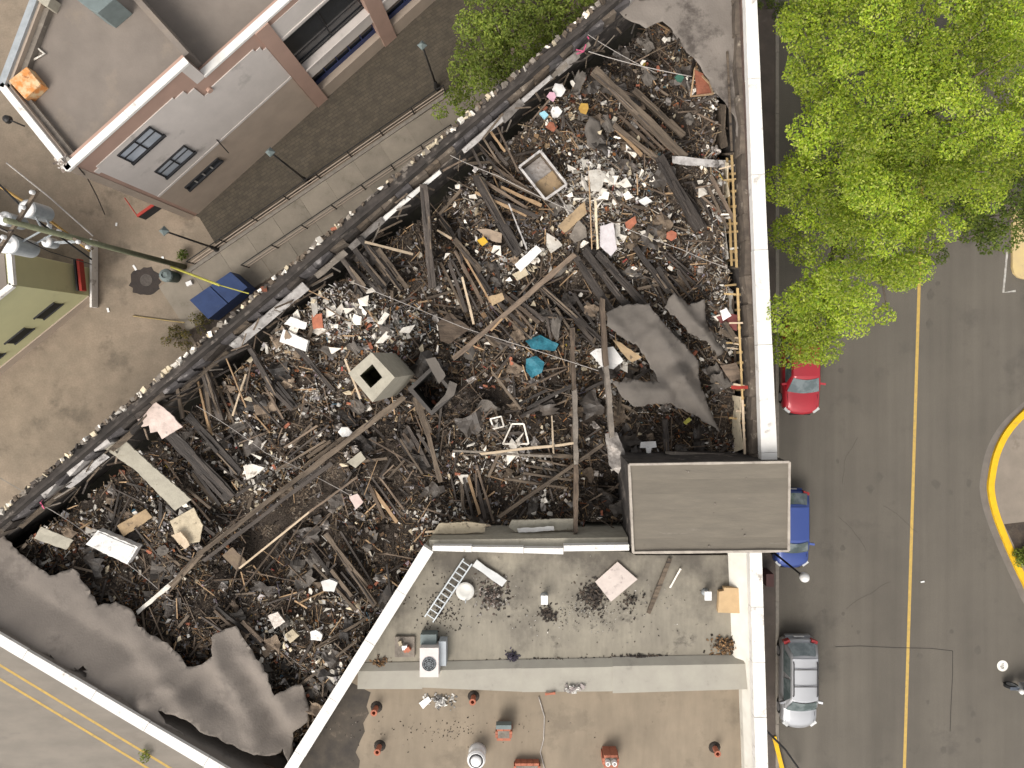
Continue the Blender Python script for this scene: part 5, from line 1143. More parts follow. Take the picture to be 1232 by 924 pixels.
def fpoly(name, uz, d0, d1, mat, parent=off):
    vs_ = [o_c + du * u + dno * d0 for u, z in uz] + [o_c + du * u + dno * d1 for u, z in uz]
    n = len(uz)
    for k, (u, z) in enumerate(uz): vs_[k].z = z; vs_[n + k].z = z
    mb = MB(); mb.add(vs_, [tuple(range(n)), tuple(range(2 * n - 1, n - 1, -1))] + [(i, n + i, n + (i + 1) % n, (i + 1) % n) for i in range(n)])
    o_ = mb.build(name, mat, parent); bm_ = bmesh.new(); bm_.from_mesh(o_.data); bmesh.ops.recalc_face_normals(bm_, faces=bm_.faces); bm_.to_mesh(o_.data); bm_.free(); return o_
uE = (o_e - o_c).length                           # where the roof steps down
up1 = onf(385, 127)[0]; up1a = onf(321, 62)[0]; up2 = onf(476, 56)[0]
U1a, U1b = up1a + .1, up1a + .75; U2a = onf(437, 2)[0]; U2b = U2a + .75; U3 = U2b + 6.0
UEND = 32.0
# wall bodies
fb('wall', 0, uE, 0, ZO - .12, -.4, 0, m_mauve)
fb('wall', uE, U1a, 0, ZL - .12, -.4, 0, m_mauve)
fb('pillar', U1a, U1b, 0, ZL - .12, -.4, .10, m_mauve); fb('pillar', U2a, U2b, 0, ZL - .12, -.4, .10, m_mauve); fb('pillar', U3, U3 + .75, 0, ZL - .12, -.4, .10, m_mauve)
fb('wall', U3 + .75, UEND, 0, ZL - .12, -.4, 0, m_mauve)
w_top = onf(361, 30)[1]; zwt = onf(370, 28)[1]
Z1a, Z1b, Z2a, Z2b = 1.0, 2.5, 3.3, 6.2
for a, b in ((U1b, U2a), (U2b, U3)):
    fb('base_wall', a, b, 0, Z1a, -.4, .03, m_base); fb('spandrel', a, b, Z1b, Z2a, -.4, .04, m_stucco); fb('upper_wall', a, b, Z2b, ZL - .5, -.4, .02, m_stucco); fb('top_band', a, b, ZL - .5, ZL - .12, -.4, .0, m_mauve)
    fb('cornice_line', a, b, Z2b + .15, Z2b + .25, .02, .06, m_stucco); fb('sill', a, b, Z2a, Z2a + .08, .04, .10, m_stucco)
    for z0, z1, bars, gm in ((Z2a + .08, Z2b, 2, m_glass), (Z1a, Z1b, 5, m_glass)):
        wdw = fb('window', a, b, z0, z1, -.42, -.36, gm)
        for k in range(bars + 1):
            uu = a + (b - a) * k / bars; fb('frame_bar', max(a, uu - .03), min(b, uu + .03), z0, z1, -.36, -.31, m_frame if bars == 2 else m_blueframe, wdw)
        fb('frame_rail', a, b, z0, z0 + (.07 if bars == 2 else .3), -.31, -.27, m_frame if bars == 2 else m_blueframe, wdw)
    fb('lintel', a, b, Z2b - .1, Z2b, -.4, .0, m_frame)
# stucco field with stepped upper edge
g0 = onf(122, 207)[0]
pts = [onf(122, 207), onf(119, 194), onf(216, 112), onf(245, 109), onf(253, 105), onf(296, 66)]
z_a = (pts[1][1] + pts[2][1]) / 2; z_b = pts[4][1]
u_s1 = pts[2][0]; u_s2 = pts[4][0]
zbase = onf(192, 232)[1]
st = [(g0, zbase), (g0, z_a - .45), (g0 - .1, z_a - .45), (g0 - .1, z_a - .15), (g0 + .12, z_a - .15), (g0 + .12, z_a)]
st += [(u_s1 - .3, z_a), (u_s1 - .3, z_a - .15), (u_s1 + .15, z_a - .15), (u_s1 + .15, z_a - .45), (u_s1 + .5, z_a - .45), (u_s1 + .5, z_b - .15), (u_s2, z_b - .15), (u_s2, z_b), (U1a - .45, z_b), (U1a - .45, z_b - .2), (U1a - .2, z_b - .2), (U1a - .2, z_b - .5), (U1a - .02, z_b - .5), (U1a - .02, zbase)]
fpoly('stucco_field', st, .0, .035, m_stucco)
fb('lower_field', g0, U1a - .02, .0, zbase - .18, .0, .03, m_base); fb('groove_band', g0, U1a - .02, zbase - .18, zbase - .03, .0, .055, m_stucco)
for k, (cpx, wd, ht, gm) in enumerate((((169, 174), 1.55, .95, m_skyglass), ((210, 194), 1.55, .85, m_skyglass), ((244, 209), 1.9, .35, m_glass))):
    u, z = onf(*cpx, .03); wdw = fb('window', u - wd / 2, u + wd / 2, z - ht / 2, z + ht / 2, .036, .05, gm)
    fr = m_frame if k < 2 else m_wline
    fb('frame_bar', u - wd / 2 - .06, u - wd / 2, z - ht / 2, z + ht / 2, .036, .10, m_frame, wdw); fb('frame_bar', u + wd / 2, u + wd / 2 + .06, z - ht / 2, z + ht / 2, .036, .10, m_frame, wdw)
    fb('frame_rail', u - wd / 2 - .06, u + wd / 2 + .06, z + ht / 2, z + ht / 2 + .06, .036, .10, m_frame, wdw); fb('sill', u - wd / 2 - .1, u + wd / 2 + .1, z - ht / 2 - .1, z - ht / 2, .036, .14, m_frame, wdw)
    for j in range(1, 2 if k < 2 else 4):
        uu = u - wd / 2 + wd * j / (2 if k < 2 else 4); fb('mullion', uu - .03, uu + .03, z - ht / 2, z + ht / 2, .05, .085, fr, wdw)
    if k < 2: fb('transom', u - wd / 2, u + wd / 2, z + .05, z + .10, .05, .08, m_frame, wdw)
u, z = onf(251, 107); 
mb = MB(); p = o_c + du * u; p.z = z; mb.tube([p + dno * .0, p + dno * .12], .12, 12); mb.build('round_vent', m_mauve, off)
# roofs
lw = [P(80.5, 205, ZO), P(-2, 103, ZO), P(37, 0, ZO), P(80, -120, ZO)]
back = Vector((-dno.x, -dno.y, 0))
mb = MB(); e_in = o_e + back * 6
mb.prism([(lw[0] + back * .4 + du * .3).xy, (o_e + back * .4).xy, e_in.xy, (lw[3]).xy, (lw[2] + du * .35).xy, (lw[1] + du * .3).xy], 7.9, 8.75); mb.build('roof_deck', m_offroof, off)
q0 = o_e + back * .4
mb = MB(); mb.prism([(q0 + du * .02).xy, (o_c + du * UEND + back * .4).xy, (o_c + du * UEND + back * 6).xy, (e_in + du * .02).xy], 6.9, 7.55); mb.build('roof_deck', m_offroof, off)
mb = MB(); mb.prism([q0.xy, (q0 + du * .22).xy, (e_in + du * .22).xy, e_in.xy], 7.5, 9.0); mb.build('step_wall', m_offroof, off)
fb('coping_piece', 0.0, uE * .5, ZO - .12, ZO, -.22, .05, m_white); fb('coping_piece', uE * .5 + .01, uE, ZO - .12, ZO, -.22, .05, m_white)
fb('inner_cap', 0.0, uE, ZO - .16, ZO - .125, -.4, -.221, m_offroof)
fb('coping_piece', uE - .02, uE + 6, ZL - .12, ZL, -.24, .05, m_white); fb('coping_piece', uE + 6.01, uE + 13, ZL - .12, ZL, -.24, .05, m_white)
fb('step_cap', uE - .42, uE, ZL - .1, ZO - .13, -.4, .03, m_stucco)
for p, q, mt in ((lw[0], lw[1], m_dirtwhite), (lw[1], lw[2], m_galv), (lw[2], lw[3], m_galv)):
    d_ = (q - p); d_.z = 0; Lw = d_.length; d_.normalize(); nn = Vector((d_.y, -d_.x, 0))   # inward
    if not (nn.dot(Vector((1, 1, 0)).normalized()) > -2): pass
    inn = nn if (p + nn).x > p.x else -nn
    mb = MB(); mb.prism([p.xy, q.xy, (q + inn * .3).xy, (p + inn * .3).xy], 0, ZO - .12); mb.build('wall', m_base, off)
    mb = MB(); mb.prism([(p - inn * .05).xy, (q - inn * .05).xy, (q + inn * .2).xy, (p + inn * .2).xy], ZO - .12, ZO); mb.build('coping_piece', mt, off)
    mb = MB(); mb.prism([(p + inn * .3 + d_ * .2).xy, (q + inn * .3).xy, (q + inn * .5).xy, (p + inn * .5 + d_ * .2).xy], 8.6, 9.0); mb.build('inner_kerb', m_ledge, off)
pile('plaster_debris', 78, 196, 10, 9, 90, 9.2, [(.5, .45, .38), (.35, .3, .25), (.25, .2, .17), (.6, .55, .5)], 'broken plaster crumbs on the roof corner of the office', .2, .05, .2)
# things on that roof
def boxed(name, pts, z0, z1, mat, label, cat):
    mb = MB(); mb.prism(W(pts, z1), z0, z1); o_ = mb.build(name, mat)
    bv = o_.modifiers.new('edge', 'BEVEL'); bv.width = .02; bv.segments = 2
    tag(o_, label, cat); return o_
boxed('rusted_hatch', [(10, 97), (32, 80), (49, 101), (30, 119)], 8.75, 9.2, m_orange, 'square rust-orange hatch cover on the office roof', 'hatch')
boxed('roof_cabinet', [(88, -4), (120, -12), (138, -2), (117, 16), (106, 10)], 8.75, 9.9, m_teabox, 'grey-green metal cabinet on the office roof', 'cabinet')
boxed('roof_cabinet', [(40, -4), (62, -4), (57, 8), (52, 6)], 8.75, 9.3, m_concrete, 'beige box at the edge of the office roof', 'box')
mb = MB(); mb.tube([P(31, 46, 8.82), P(54, 65, 8.82), P(38, 73, 8.82)], .045, 6); o = mb.build('bent_pipe', m_plaster, smooth=True); tag(o, 'bent white pipe lying on the office roof', 'pipe')
cable([P(62, 5, 8.8), P(52, 8, 8.8), P(47, 20, 8.78)], .02, m_darkmetal, 'dark cable end on the office roof', sag=0)
# wall lamp and door canopy
p0 = P(30, 152, 8.6); p1 = P(8, 143, 8.9)
e = empty('wall_lamp', p0); tag(e, 'dark bracket lamp sticking out over the office side wall', 'lamp')
mb = MB(); mb.tube([p0, p0.lerp(p1, .5) + Vector((0, 0, .1)), p1], .03, 6); mb.build('bracket', m_darkmetal, e)
mb = MB(); mb.lathe((p1.x, p1.y, p1.z - .2), [(.05, 0), (.16, .1), (.13, .25), (.04, .3)], 12); mb.build('lamp_head', m_darkmetal, e)
cable([P(95, 202, 9.2), P(105, 214, 8.0), P(116, 235, 5.5), P(126, 258, 2.0)], .025, m_darkmetal, 'dark cable hanging down the office corner', sag=0)
cable([P(242, 152, 5.0), P(258, 165, 4.2), P(275, 184, 3.0)], .025, m_darkmetal, 'dark cable slanting down the stucco wall', sag=0)
sa, sb = P(170, 262, 2.6), P(190, 248, 2.6)
e = empty('hanging_sign', sb); tag(e, 'red and dark blade sign projecting at the office corner', 'sign')
mb = MB(); mb.beam(sa, sb, .07, .7); mb.build('sign_board', m_frame, e)
mb = MB(); mb.beam(sa + Vector((0, 0, .36)), sb + Vector((0, 0, .36)), .12, .06); mb.build('sign_edge', m_redpaint, e)
mb = MB(); mb.tube([sa + Vector((0, 0, .3)), P(150, 238, 3.0)], .025, 5); mb.build('stay', m_redpaint, e)

# ------------------------------------------------------------------ olive building, west
ZV = 5.6
v0 = P(12, 303, ZV); v1 = P(15.5, 343, ZV)
f1 = P(0, 450, 0); fd = (f1 - Vector((v1.x, v1.y, 0))); fd.normalize()
olive = empty('olive_building', (v1.x, v1.y, 0)); tag(olive, 'olive green rendered building with black windows beside the utility pole', 'building')
v2 = Vector((v1.x, v1.y, 0)) + fd * 14; lft = Vector((fd.y, -fd.x, 0)); lft = lft if lft.x < 0 else -lft
v3 = Vector((v0.x, v0.y, 0)) + Vector((-14, 3, 0))
base_poly = [v0.xy, v1.xy, v2.xy, (v2 + Vector((-12, 6, 0))).xy, v3.xy]
mb = MB(); mb.prism(base_poly, 0, ZV - .1); mb.build('wall', m_green_wall, olive)
def shrink(poly, k):
    cx_ = sum(p[0] for p in poly) / len(poly); cy_ = sum(p[1] for p in poly) / len(poly); return [(cx_ + (p[0] - cx_) * k, cy_ + (p[1] - cy_) * k) for p in poly]
mb = MB(); mb.prism(shrink(base_poly, .97), ZV - .2, ZV - .05); mb.build('roof_deck', m_offroof, olive)
for p, q in ((v0, v1), (v1, v2), (v3, v0)):
    mb = MB(); mb.beam(Vector((p.x, p.y, ZV)), Vector((q.x, q.y, ZV)), .22, .18); mb.build('roof_edge', m_dirtwhite, olive)
nf = Vector((-fd.y, fd.x, 0)); nf = nf if nf.x > 0 else -nf
mb = MB(); a_ = Vector((v1.x, v1.y, .3)); mb.beam(a_ + nf * .03, a_ + fd * 14 + nf * .03, .06, .6); mb.build('plinth', m_base, olive)
for cpx in ((58, 374), (23, 404), (-12, 434)):
    dirv = Vector(((cpx[0] - NX) / F, -(cpx[1] - NY) / F, -1)); oo = Vector((v1.x, v1.y, 0)); t_ = nf.dot(oo) / nf.dot(Vector((dirv.x, dirv.y, 0))); pt = Vector((0, 0, HC)) + dirv * t_
    mb = MB(); mb.beam(pt - fd * .55 + nf * .012, pt + fd * .55 + nf * .012, .03, .62); wdw = mb.build('window', m_soot, olive)
    for s_ in (-1, 1):
        mb = MB(); mb.beam(pt - fd * .6 + nf * .03 + Vector((0, 0, s_ * .33)), pt + fd * .6 + nf * .03 + Vector((0, 0, s_ * .33)), .08, .05); mb.build('frame_rail', m_frame, wdw)
ft = Vector((v0.x - v1.x, v0.y - v1.y, 0)).normalized(); nft = Vector((ft.y, -ft.x, 0)); nft = nft if nft.x > 0 else -nft
p = Vector((v1.x, v1.y, 0)) + ft * 1.0 + nft * .5; 
mb = MB(); mb.beam(P(96, 312, 1.6), P(100, 350, 1.6), .12, .35); o = mb.build('banner_sign', m_redpaint); tag(o, 'red upright banner on the olive wall', 'banner')
mb = MB(); mb.beam(P(92, 312, 1.55), P(96, 350, 1.55), .08, .4); mb.build('banner_back', m_frame, o)
bb_ = bpy.data.objects['banner_back']; bb_.parent = o; bb_.location = WL[bb_] - WL[o]
mb = MB(); mb.beam(P(113, 288, .3), P(113, 370, .3), .10, .5); o = mb.build('low_wall', m_dirtwhite); tag(o, 'low white-topped wall at the corner of the olive building', 'low wall')
mb = MB(); mb.beam(P(70, 352, 2.2), P(67, 366, 1.2), .12, .3); o = mb.build('window_awning', M('pale_blue_plastic', (.4, .44, .52), (.35, .38, .46), 3)); tag(o, 'pale blue flap above the olive building window', 'flap')

# ------------------------------------------------------------------ parked cars (front towards -Y)
def paint(name, c, rough=.28, metal=.2):
    m, n, l, b = new_mat(name); b.inputs['Base Color'].default_value = (*c, 1); b.inputs['Roughness'].default_value = rough; b.inputs['Metallic'].default_value = metal
    b.inputs['Coat Weight'].default_value = .6; b.inputs['Coat Roughness'].default_value = .08
    tc = n.new('ShaderNodeTexCoord'); nz = n.new('ShaderNodeTexNoise'); nz.inputs['Scale'].default_value = 5; nz.inputs['Detail'].default_value = 8; l.new(tc.outputs['Object'], nz.inputs['Vector'])
    mr = n.new('ShaderNodeMapRange'); mr.inputs[3].default_value = rough; mr.inputs[4].default_value = rough + .25; l.new(nz.outputs['Fac'], mr.inputs[0]); l.new(mr.outputs[0], b.inputs['Roughness'])
    return m
m_carglass = M('car_glass', (.07, .095, .095), (.16, .19, .19), 1.6, .04, spec=1.0, lo=.45, hi=.6)  # paler blue-green tone paints reflected sky into the glass
m_head = M('headlamp', (.62, .62, .6), (.5, .5, .48), 6, .12, spec=.7)
m_tail = M('tail_lamp', (.36, .02, .02), (.28, .015, .015), 6, .2, spec=.6)
m_tyre = M('tyre', (.018, .018, .018), None, 5, .8)
m_rim = M('alloy', (.45, .45, .46), None, 4, .35, metal=.6)
def loft(rings, closed=False):
    mb = MB(); vs_ = []; m_ = len(rings[0]); fs = []
    for r_ in rings: vs_ += r_
    for i in range(len(rings) - 1):
        for k in range(m_ - (0 if closed else 1)):
            fs.append((i * m_ + k, i * m_ + (k + 1) % m_, (i + 1) * m_ + (k + 1) % m_, (i + 1) * m_ + k))
    fs.append(tuple(range(m_ - 1, -1, -1))); b_ = (len(rings) - 1) * m_; fs.append(tuple(b_ + k for k in range(m_)))
    mb.add(vs_, fs); return mb
def fixn(o_):
    bm_ = bmesh.new(); bm_.from_mesh(o_.data); bmesh.ops.recalc_face_normals(bm_, faces=bm_.faces); bm_.to_mesh(o_.data); bm_.free(); return o_
def car(name, px, py, L, Wd, Hh, body, label, hood=.95, belt=1.0, wind=(-.95, -.35), rear=(1.55, 1.95), rails=False, roof_in=.18, rot=0.0, roofmat=None):
    c_ = P(px, py, .75); root = empty(name, (c_.x, c_.y, .006), rot); tag(root, label, 'car', 'cars parked along the kerb')
    hl, hw = L / 2, Wd / 2; rings = []
    N = 22
    for i in range(N + 1):
        t = i / N; y = -hl + L * t
        nose = max(0, 1 - (t / .10)); tail_ = max(0, 1 - ((1 - t) / .07))
        w = hw * (1 - .30 * nose ** 2 - .12 * tail_ ** 2) * (.965 + .035 * math.sin(math.pi * t))
        yf = wind[0]
        zt = hood - .16 * max(0, 1 - t / .16) ** 1.6 if y < yf else (hood + (belt - hood) * min(1, (y - yf) / .4))
        zt -= .10 * tail_ ** 2
        zl = .26 + .14 * nose ** 2 + .12 * tail_ ** 2
        ym = y + (.0)
        rr = [(-w * .93, zl), (-w, zl + .15), (-w * 1.0, zt - .24), (-w * .975, zt - .10), (-w * .90, zt - .02), (-w * .55, zt + .02), (0, zt + .035), (w * .55, zt + .02), (w * .90, zt - .02), (w * .975, zt - .10), (w, zt - .24), (w, zl + .15), (w * .93, zl)]
        # rounded nose and tail in plan
        bend = .22 * nose ** 2
        rings.append([Vector((x, y + bend * (abs(x) / hw) ** 2 * 1.0 - (.10 * tail_ ** 2) * (abs(x) / hw) ** 2, z)) for x, z in rr])
    o_ = loft(rings, True).build('body', body, root, True, True); fixn(o_); body_o = o_
    # cabin
    by0, by1 = wind[0], rear[1]; ty0, ty1 = wind[1], rear[0]; bw, twd = hw * .93, hw * (.93 - roof_in)
    zb0, zt0 = belt - .04, Hh
    rings = []
    for k in range(7):
        f = k / 6; z = zb0 + (zt0 - .05 - zb0) * f; fy0 = by0 + (ty0 - by0) * f; fy1 = by1 + (ty1 - by1) * f; w = bw + (twd - bw) * f ** 1.2
        if k == 6: z = zt0; fy0 += .1; fy1 -= .08; w -= .09
        ring_ = []
        for q in range(8): tt = q / 7; ring_.append(Vector((-w + 2 * w * tt, fy0 - .10 * math.sin(math.pi * tt), z)))
        for q in range(1, 9): tt = q / 8; ring_.append(Vector((w, fy0 + (fy1 - fy0) * tt, z)))
        for q in range(1, 8): tt = q / 7; ring_.append(Vector((w - 2 * w * tt, fy1 + .05 * math.sin(math.pi * tt), z)))
        for q in range(1, 8): tt = q / 8; ring_.append(Vector((-w, fy1 + (fy0 - fy1) * tt, z)))
        rings.append(ring_)
    o_ = loft(rings, True).build('cabin', body, root, True, True); fixn(o_)
    rf_ = MB(); rx = twd - .04
    vs_ = []; fs = []
    for i in range(7):
        for j in range(5):
            x = -rx + 2 * rx * j / 4; y = (ty0 + .07) + (ty1 - ty0 - .14) * i / 6
            vs_.append((x, y, zt0 + .015 + .035 * (1 - (x / rx) ** 2)))
    for i in range(6):
        for j in range(4): fs.append((i * 5 + j, i * 5 + j + 1, (i + 1) * 5 + j + 1, (i + 1) * 5 + j))
    rf_.add(vs_, fs); ro = rf_.build('roof', roofmat or body, root, True, True); fixn(ro)
    # glass panes, a little proud
    def pane(nm, a, b, c2, d2, bow=0.0, nrm=Vector((0, 0, 0))):
        vs2 = []; fs2 = []
        for i in range(5):
            for j in range(9):
                u_, v_ = j / 8, i / 4
                p_ = a.lerp(b, u_).lerp(d2.lerp(c2, u_), v_); p_ = p_ + Vector((0, bow * math.sin(math.pi * u_), 0)) + nrm
                vs2.append(p_)
        for i in range(4):
            for j in range(8): fs2.append((i * 9 + j, i * 9 + j + 1, (i + 1) * 9 + j + 1, (i + 1) * 9 + j))
        mb2 = MB(); mb2.add(vs2, fs2); return mb2.build(nm, m_carglass, root, True, True)
    zt1 = zt0 - .06
    pane('windscreen', Vector((-bw + .06, by0, zb0 + .05)), Vector((bw - .06, by0, zb0 + .05)), Vector((twd - .07, ty0, zt1)), Vector((-twd + .07, ty0, zt1)), -.10, Vector((0, -.02, .02)))
    pane('rear_window', Vector((-bw + .12, by1, zb0 + .12)), Vector((bw - .12, by1, zb0 + .12)), Vector((twd - .12, ty1, zt1)), Vector((-twd + .12, ty1, zt1)), .05, Vector((0, .02, .02)))
    for s_ in (-1, 1):
        for f0, f1 in ((.06, .48), (.52, .94)):
            a = Vector((s_ * bw, by0 + (by1 - by0) * (f0 + .06), zb0 + .04)); b = Vector((s_ * bw, by0 + (by1 - by0) * f1, zb0 + .04))
            d2 = Vector((s_ * twd, ty0 + (ty1 - ty0) * f0, zt1 - .02)); c2 = Vector((s_ * twd, ty0 + (ty1 - ty0) * f1, zt1 - .02))
            pane('side_window', a, b, c2, d2, 0, Vector((s_ * .025, 0, .012)))
        for yy in (-hl + .82, hl - .78):
            mb2 = MB(); vs2 = [Vector((s_ * (hw - .11), yy, .315))]
            mb2.tube([Vector((s_ * (hw - .20), yy, .315)), Vector((s_ * (hw - .01), yy, .315))], .315, 20); wh = mb2.build('wheel', m_tyre, root, False, True)
            mb2 = MB(); mb2.tube([Vector((s_ * (hw - .02), yy, .315)), Vector((s_ * (hw + .005), yy, .315))], .2, 16); r2 = mb2.build('rim', m_rim, root, False, True); r2.parent = wh
        mb2 = MB(); mb2.beam((s_ * (hw - .08), by0 + .35, belt + .02), (s_ * (hw + .17), by0 + .32, belt + .07), .10, .15); mb2.build('mirror', body if s_ else body, root, False, True)
        mb2 = MB(); mb2.beam((s_ * (hw * .62), -hl + .13, hood - .20), (s_ * (hw * .92), -hl + .34, hood - .15), .18, .14); mb2.build('headlight', m_head, root, False, True)
        mb2 = MB(); mb2.beam((s_ * (hw * .60), hl - .07, belt - .10), (s_ * (hw * .93), hl - .17, belt - .10), .14, .26); mb2.build('tail_light', m_tail, root, False, True)
        mb2 = MB(); mb2.tube([(s_ * .06 - .3, by0 - .06, hood + .05), (s_ * .25 + .25, by0 - .02, zb0 + .10)], .012, 4); mb2.build('wiper', m_black, root, False, True)
        # shut line of the bonnet
        mb2 = MB(); mb2.tube([(s_ * hw * .78, -hl + .35, hood - .055), (s_ * hw * .82, by0 - .15, hood + .008)], .008, 4); mb2.build('bonnet_seam', m_black, root, False, True)
    mb2 = MB(); mb2.beam((-hw * .7, hl - .02, .5), (hw * .7, hl - .02, .5), .12, .2); mb2.build('rear_bumper', body, root, False, True)
    mb2 = MB(); mb2.beam((-hw * .55, -hl - .0, .55), (hw * .55, -hl - .0, .55), .06, .16); mb2.build('grille', m_black, root, False, True)
    mb2 = MB(); mb2.box((0, hl + .045, .72), .5, .02, .13); mb2.build('number_plate', m_porc, root, False, True)
    if rails:
        for s_ in (-1, 1):
            mb2 = MB(); mb2.tube([(s_ * (twd - .09), ty0 + .25, zt0 + .03), (s_ * (twd - .09), ty0 + .35, zt0 + .09), (s_ * (twd - .09), ty1 - .3, zt0 + .09), (s_ * (twd - .09), ty1 - .2, zt0 + .03)], .025, 6); mb2.build('roof_rail', m_darkmetal, root, False, True)
        for yy in (ty0 + .75, ty1 - .55):
            mb2 = MB(); mb2.tube([(-twd + .09, yy, zt0 + .10), (twd - .09, yy, zt0 + .10)], .022, 6); mb2.build('cross_bar', m_darkmetal, root, False, True)
    return root
car('parked_car', 961, 821, 4.35, 1.72, 1.55, paint('silver_paint', (.42, .42, .43), .3, .5), 'silver estate car with black roof rails parked by the neighbour', rails=True, hood=.92, belt=.98, wind=(-1.15, -.55), rear=(1.55, 1.98))
car('parked_car', 952, 636, 3.75, 1.66, 1.45, paint('blue_paint', (.035, .07, .27), .3, .3), 'blue hatchback half hidden under the stair tower edge', hood=.92, belt=.97, wind=(-1.0, -.45), rear=(1.25, 1.72))
car('parked_car', 964, 445, 4.3, 1.78, 1.42, paint('red_paint_car', (.42, .018, .03), .3, .2), 'red car under the overhanging branches', hood=.90, belt=.95, wind=(-1.0, -.35), rear=(1.15, 1.7))

# ------------------------------------------------------------------ street furniture
def lamp_post(base_px, h, label, globe=False):
    b = P(*base_px, 0); e = empty('lamp_post', (b.x, b.y, 0)); tag(e, label, 'street lamp', 'street lamps')
    mb = MB(); mb.lathe((b.x, b.y, 0), [(.16, 0), (.16, .12), (.10, .2), (.09, .7), (.06, .8)], 12); mb.build('base', m_darkmetal, e, True)
    mb = MB(); mb.tube([Vector((b.x, b.y, .7)), Vector((b.x, b.y, h - .35))], .055, 8, .04); mb.build('pole', m_darkmetal, e, True)
    if globe:
        mb = MB(); mb.lathe((b.x, b.y, h - .4), [(.06, 0), (.14, .05), (.14, .1)], 14); mb.build('collar', m_darkmetal, e)
        mb = MB(); mb.lathe((b.x, b.y, h - .3), [(.10, 0), (.19, .1), (.21, .22), (.17, .34), (.08, .4), (.02, .42)], 16); mb.build('globe', m_lampglass, e, True)
    else:
        mb = MB(); mb.lathe((b.x, b.y, h - .4), [(.06, 0), (.16, .28), (.17, .3)], 4); mb.build('lantern', M('lantern_glass', (.16, .18, .19), (.12, .14, .15), 3, .2), e)
        mb = MB(); mb.lathe((b.x, b.y, h - .1), [(.22, 0), (.2, .04), (.08, .16), (.03, .2)], 4); mb.build('cap', m_teabox, e)
lamp_post((262, 300), 5.2, 'alley lamp post nearest the utility pole'); lamp_post((371, 219), 5.2, 'alley lamp post in front of the stucco wall'); lamp_post((526, 106), 4.9, 'alley lamp post beside the leafy tree')
lamp_post((920, 656), 5.2, 'globe lamp post on the pavement behind the blue hatchback', True)
def railing(a, b, n, label, h=1.0):
    p, q = P(*a), P(*b); e = empty('railing', p); tag(e, label, 'railing')
    for k in range(n + 1):
        r_ = p.lerp(q, k / n); mb = MB(); mb.beam(r_, r_ + Vector((0, 0, h)), .05, .05); mb.build('post', m_darkmetal, e)
    for z in (h, h * .6, h * .25):
        mb = MB(); mb.beam(p + Vector((0, 0, z)), q + Vector((0, 0, z)), .04, .035); mb.build('rail', m_darkmetal if z == h else m_base, e)
railing((236, 318), (536, 112), 8, 'dark metal railing between the pavers and the walkway')
railing((300, 322), (545, 158), 7, 'dark metal railing along the foot of the burned north-west wall')
mb = MB(); pp, qq = P(226, 328), P(548, 108); dq = (qq - pp).normalized()
mb.beam(pp + Vector((0, 0, .06)), qq + Vector((0, 0, .06)), .16, .14); o = mb.build('railing_kerb', m_kerb); tag(o, kind='structure')
# blue dumpster
dc = [P(x, y, 1.15) for x, y in [(228, 361), (277, 327), (299, 346), (252, 384)]]
du_ = empty('dumpster', (sum(p.x for p in dc) / 4, sum(p.y for p in dc) / 4, 0)); tag(du_, 'blue dumpster with closed lid against the burned wall', 'dumpster')
mb = MB(); mb.prism([p.xy for p in dc], .12, 1.05); mb.build('bin_body', m_bluebin, du_)
dcm = sum(dc, Vector()) / 4
for a, b in ((0, .49), (.51, 1)):
    q = [dc[0].lerp(dc[1], a), dc[0].lerp(dc[1], b), dc[3].lerp(dc[2], b), dc[3].lerp(dc[2], a)]
    mb = MB(); vs_ = [Vector((p.x, p.y, 1.06)) for p in q] + [Vector((p.x, p.y, z)) for p, z in zip(q, (1.14, 1.14, 1.28, 1.28))]
    mb.add(vs_, BF); fixn(mb.build('lid', m_bluebin, du_))
for k in range(4):
    p = dc[k].lerp(dcm, .12); mb = MB(); mb.tube([Vector((p.x, p.y, .07)) - Vector((.03, 0, 0)), Vector((p.x, p.y, .07)) + Vector((.03, 0, 0))], .07, 10); mb.build('caster', m_black, du_)
# green litter bin
bp_ = P(212, 334, 0); e = empty('litter_bin', bp_); tag(e, 'dark green litter bin beside the tarmac patch', 'bin')
mb = MB(); mb.lathe((bp_.x, bp_.y, 0), [(.26, 0), (.3, .9), (.3, .95)], 14); mb.build('bin_body', m_bintop, e, True)
mb = MB(); mb.lathe((bp_.x, bp_.y, .95), [(.33, 0), (.3, .1), (.15, .2), (.14, .12)], 14); mb.build('lid', m_teabox, e)
mb = MB(); p = P(228, 341, .1); mb.box((p.x, p.y, .1), .28, .2, .18, .4); o = mb.build('white_bag', m_porc); tag(o, 'small white bag on the walkway beside the litter bin', 'bag')
# dark red utility box on the pavement
p = P(925, 697, .9); mb = MB(); mb.box((p.x, p.y, .6), .36, .6, .95); o = mb.build('utility_box', M('dark_red_box', (.09, .035, .03), (.07, .03, .025), 3, .5)); tag(o, 'dark red utility box on the pavement below the coping', 'box')
cable([P(923, 880, 4), P(945, 902, 1.5), P(962, 926, .3)], .05, m_black, 'black cable slanting down to the road at the painted kerb', sag=0)
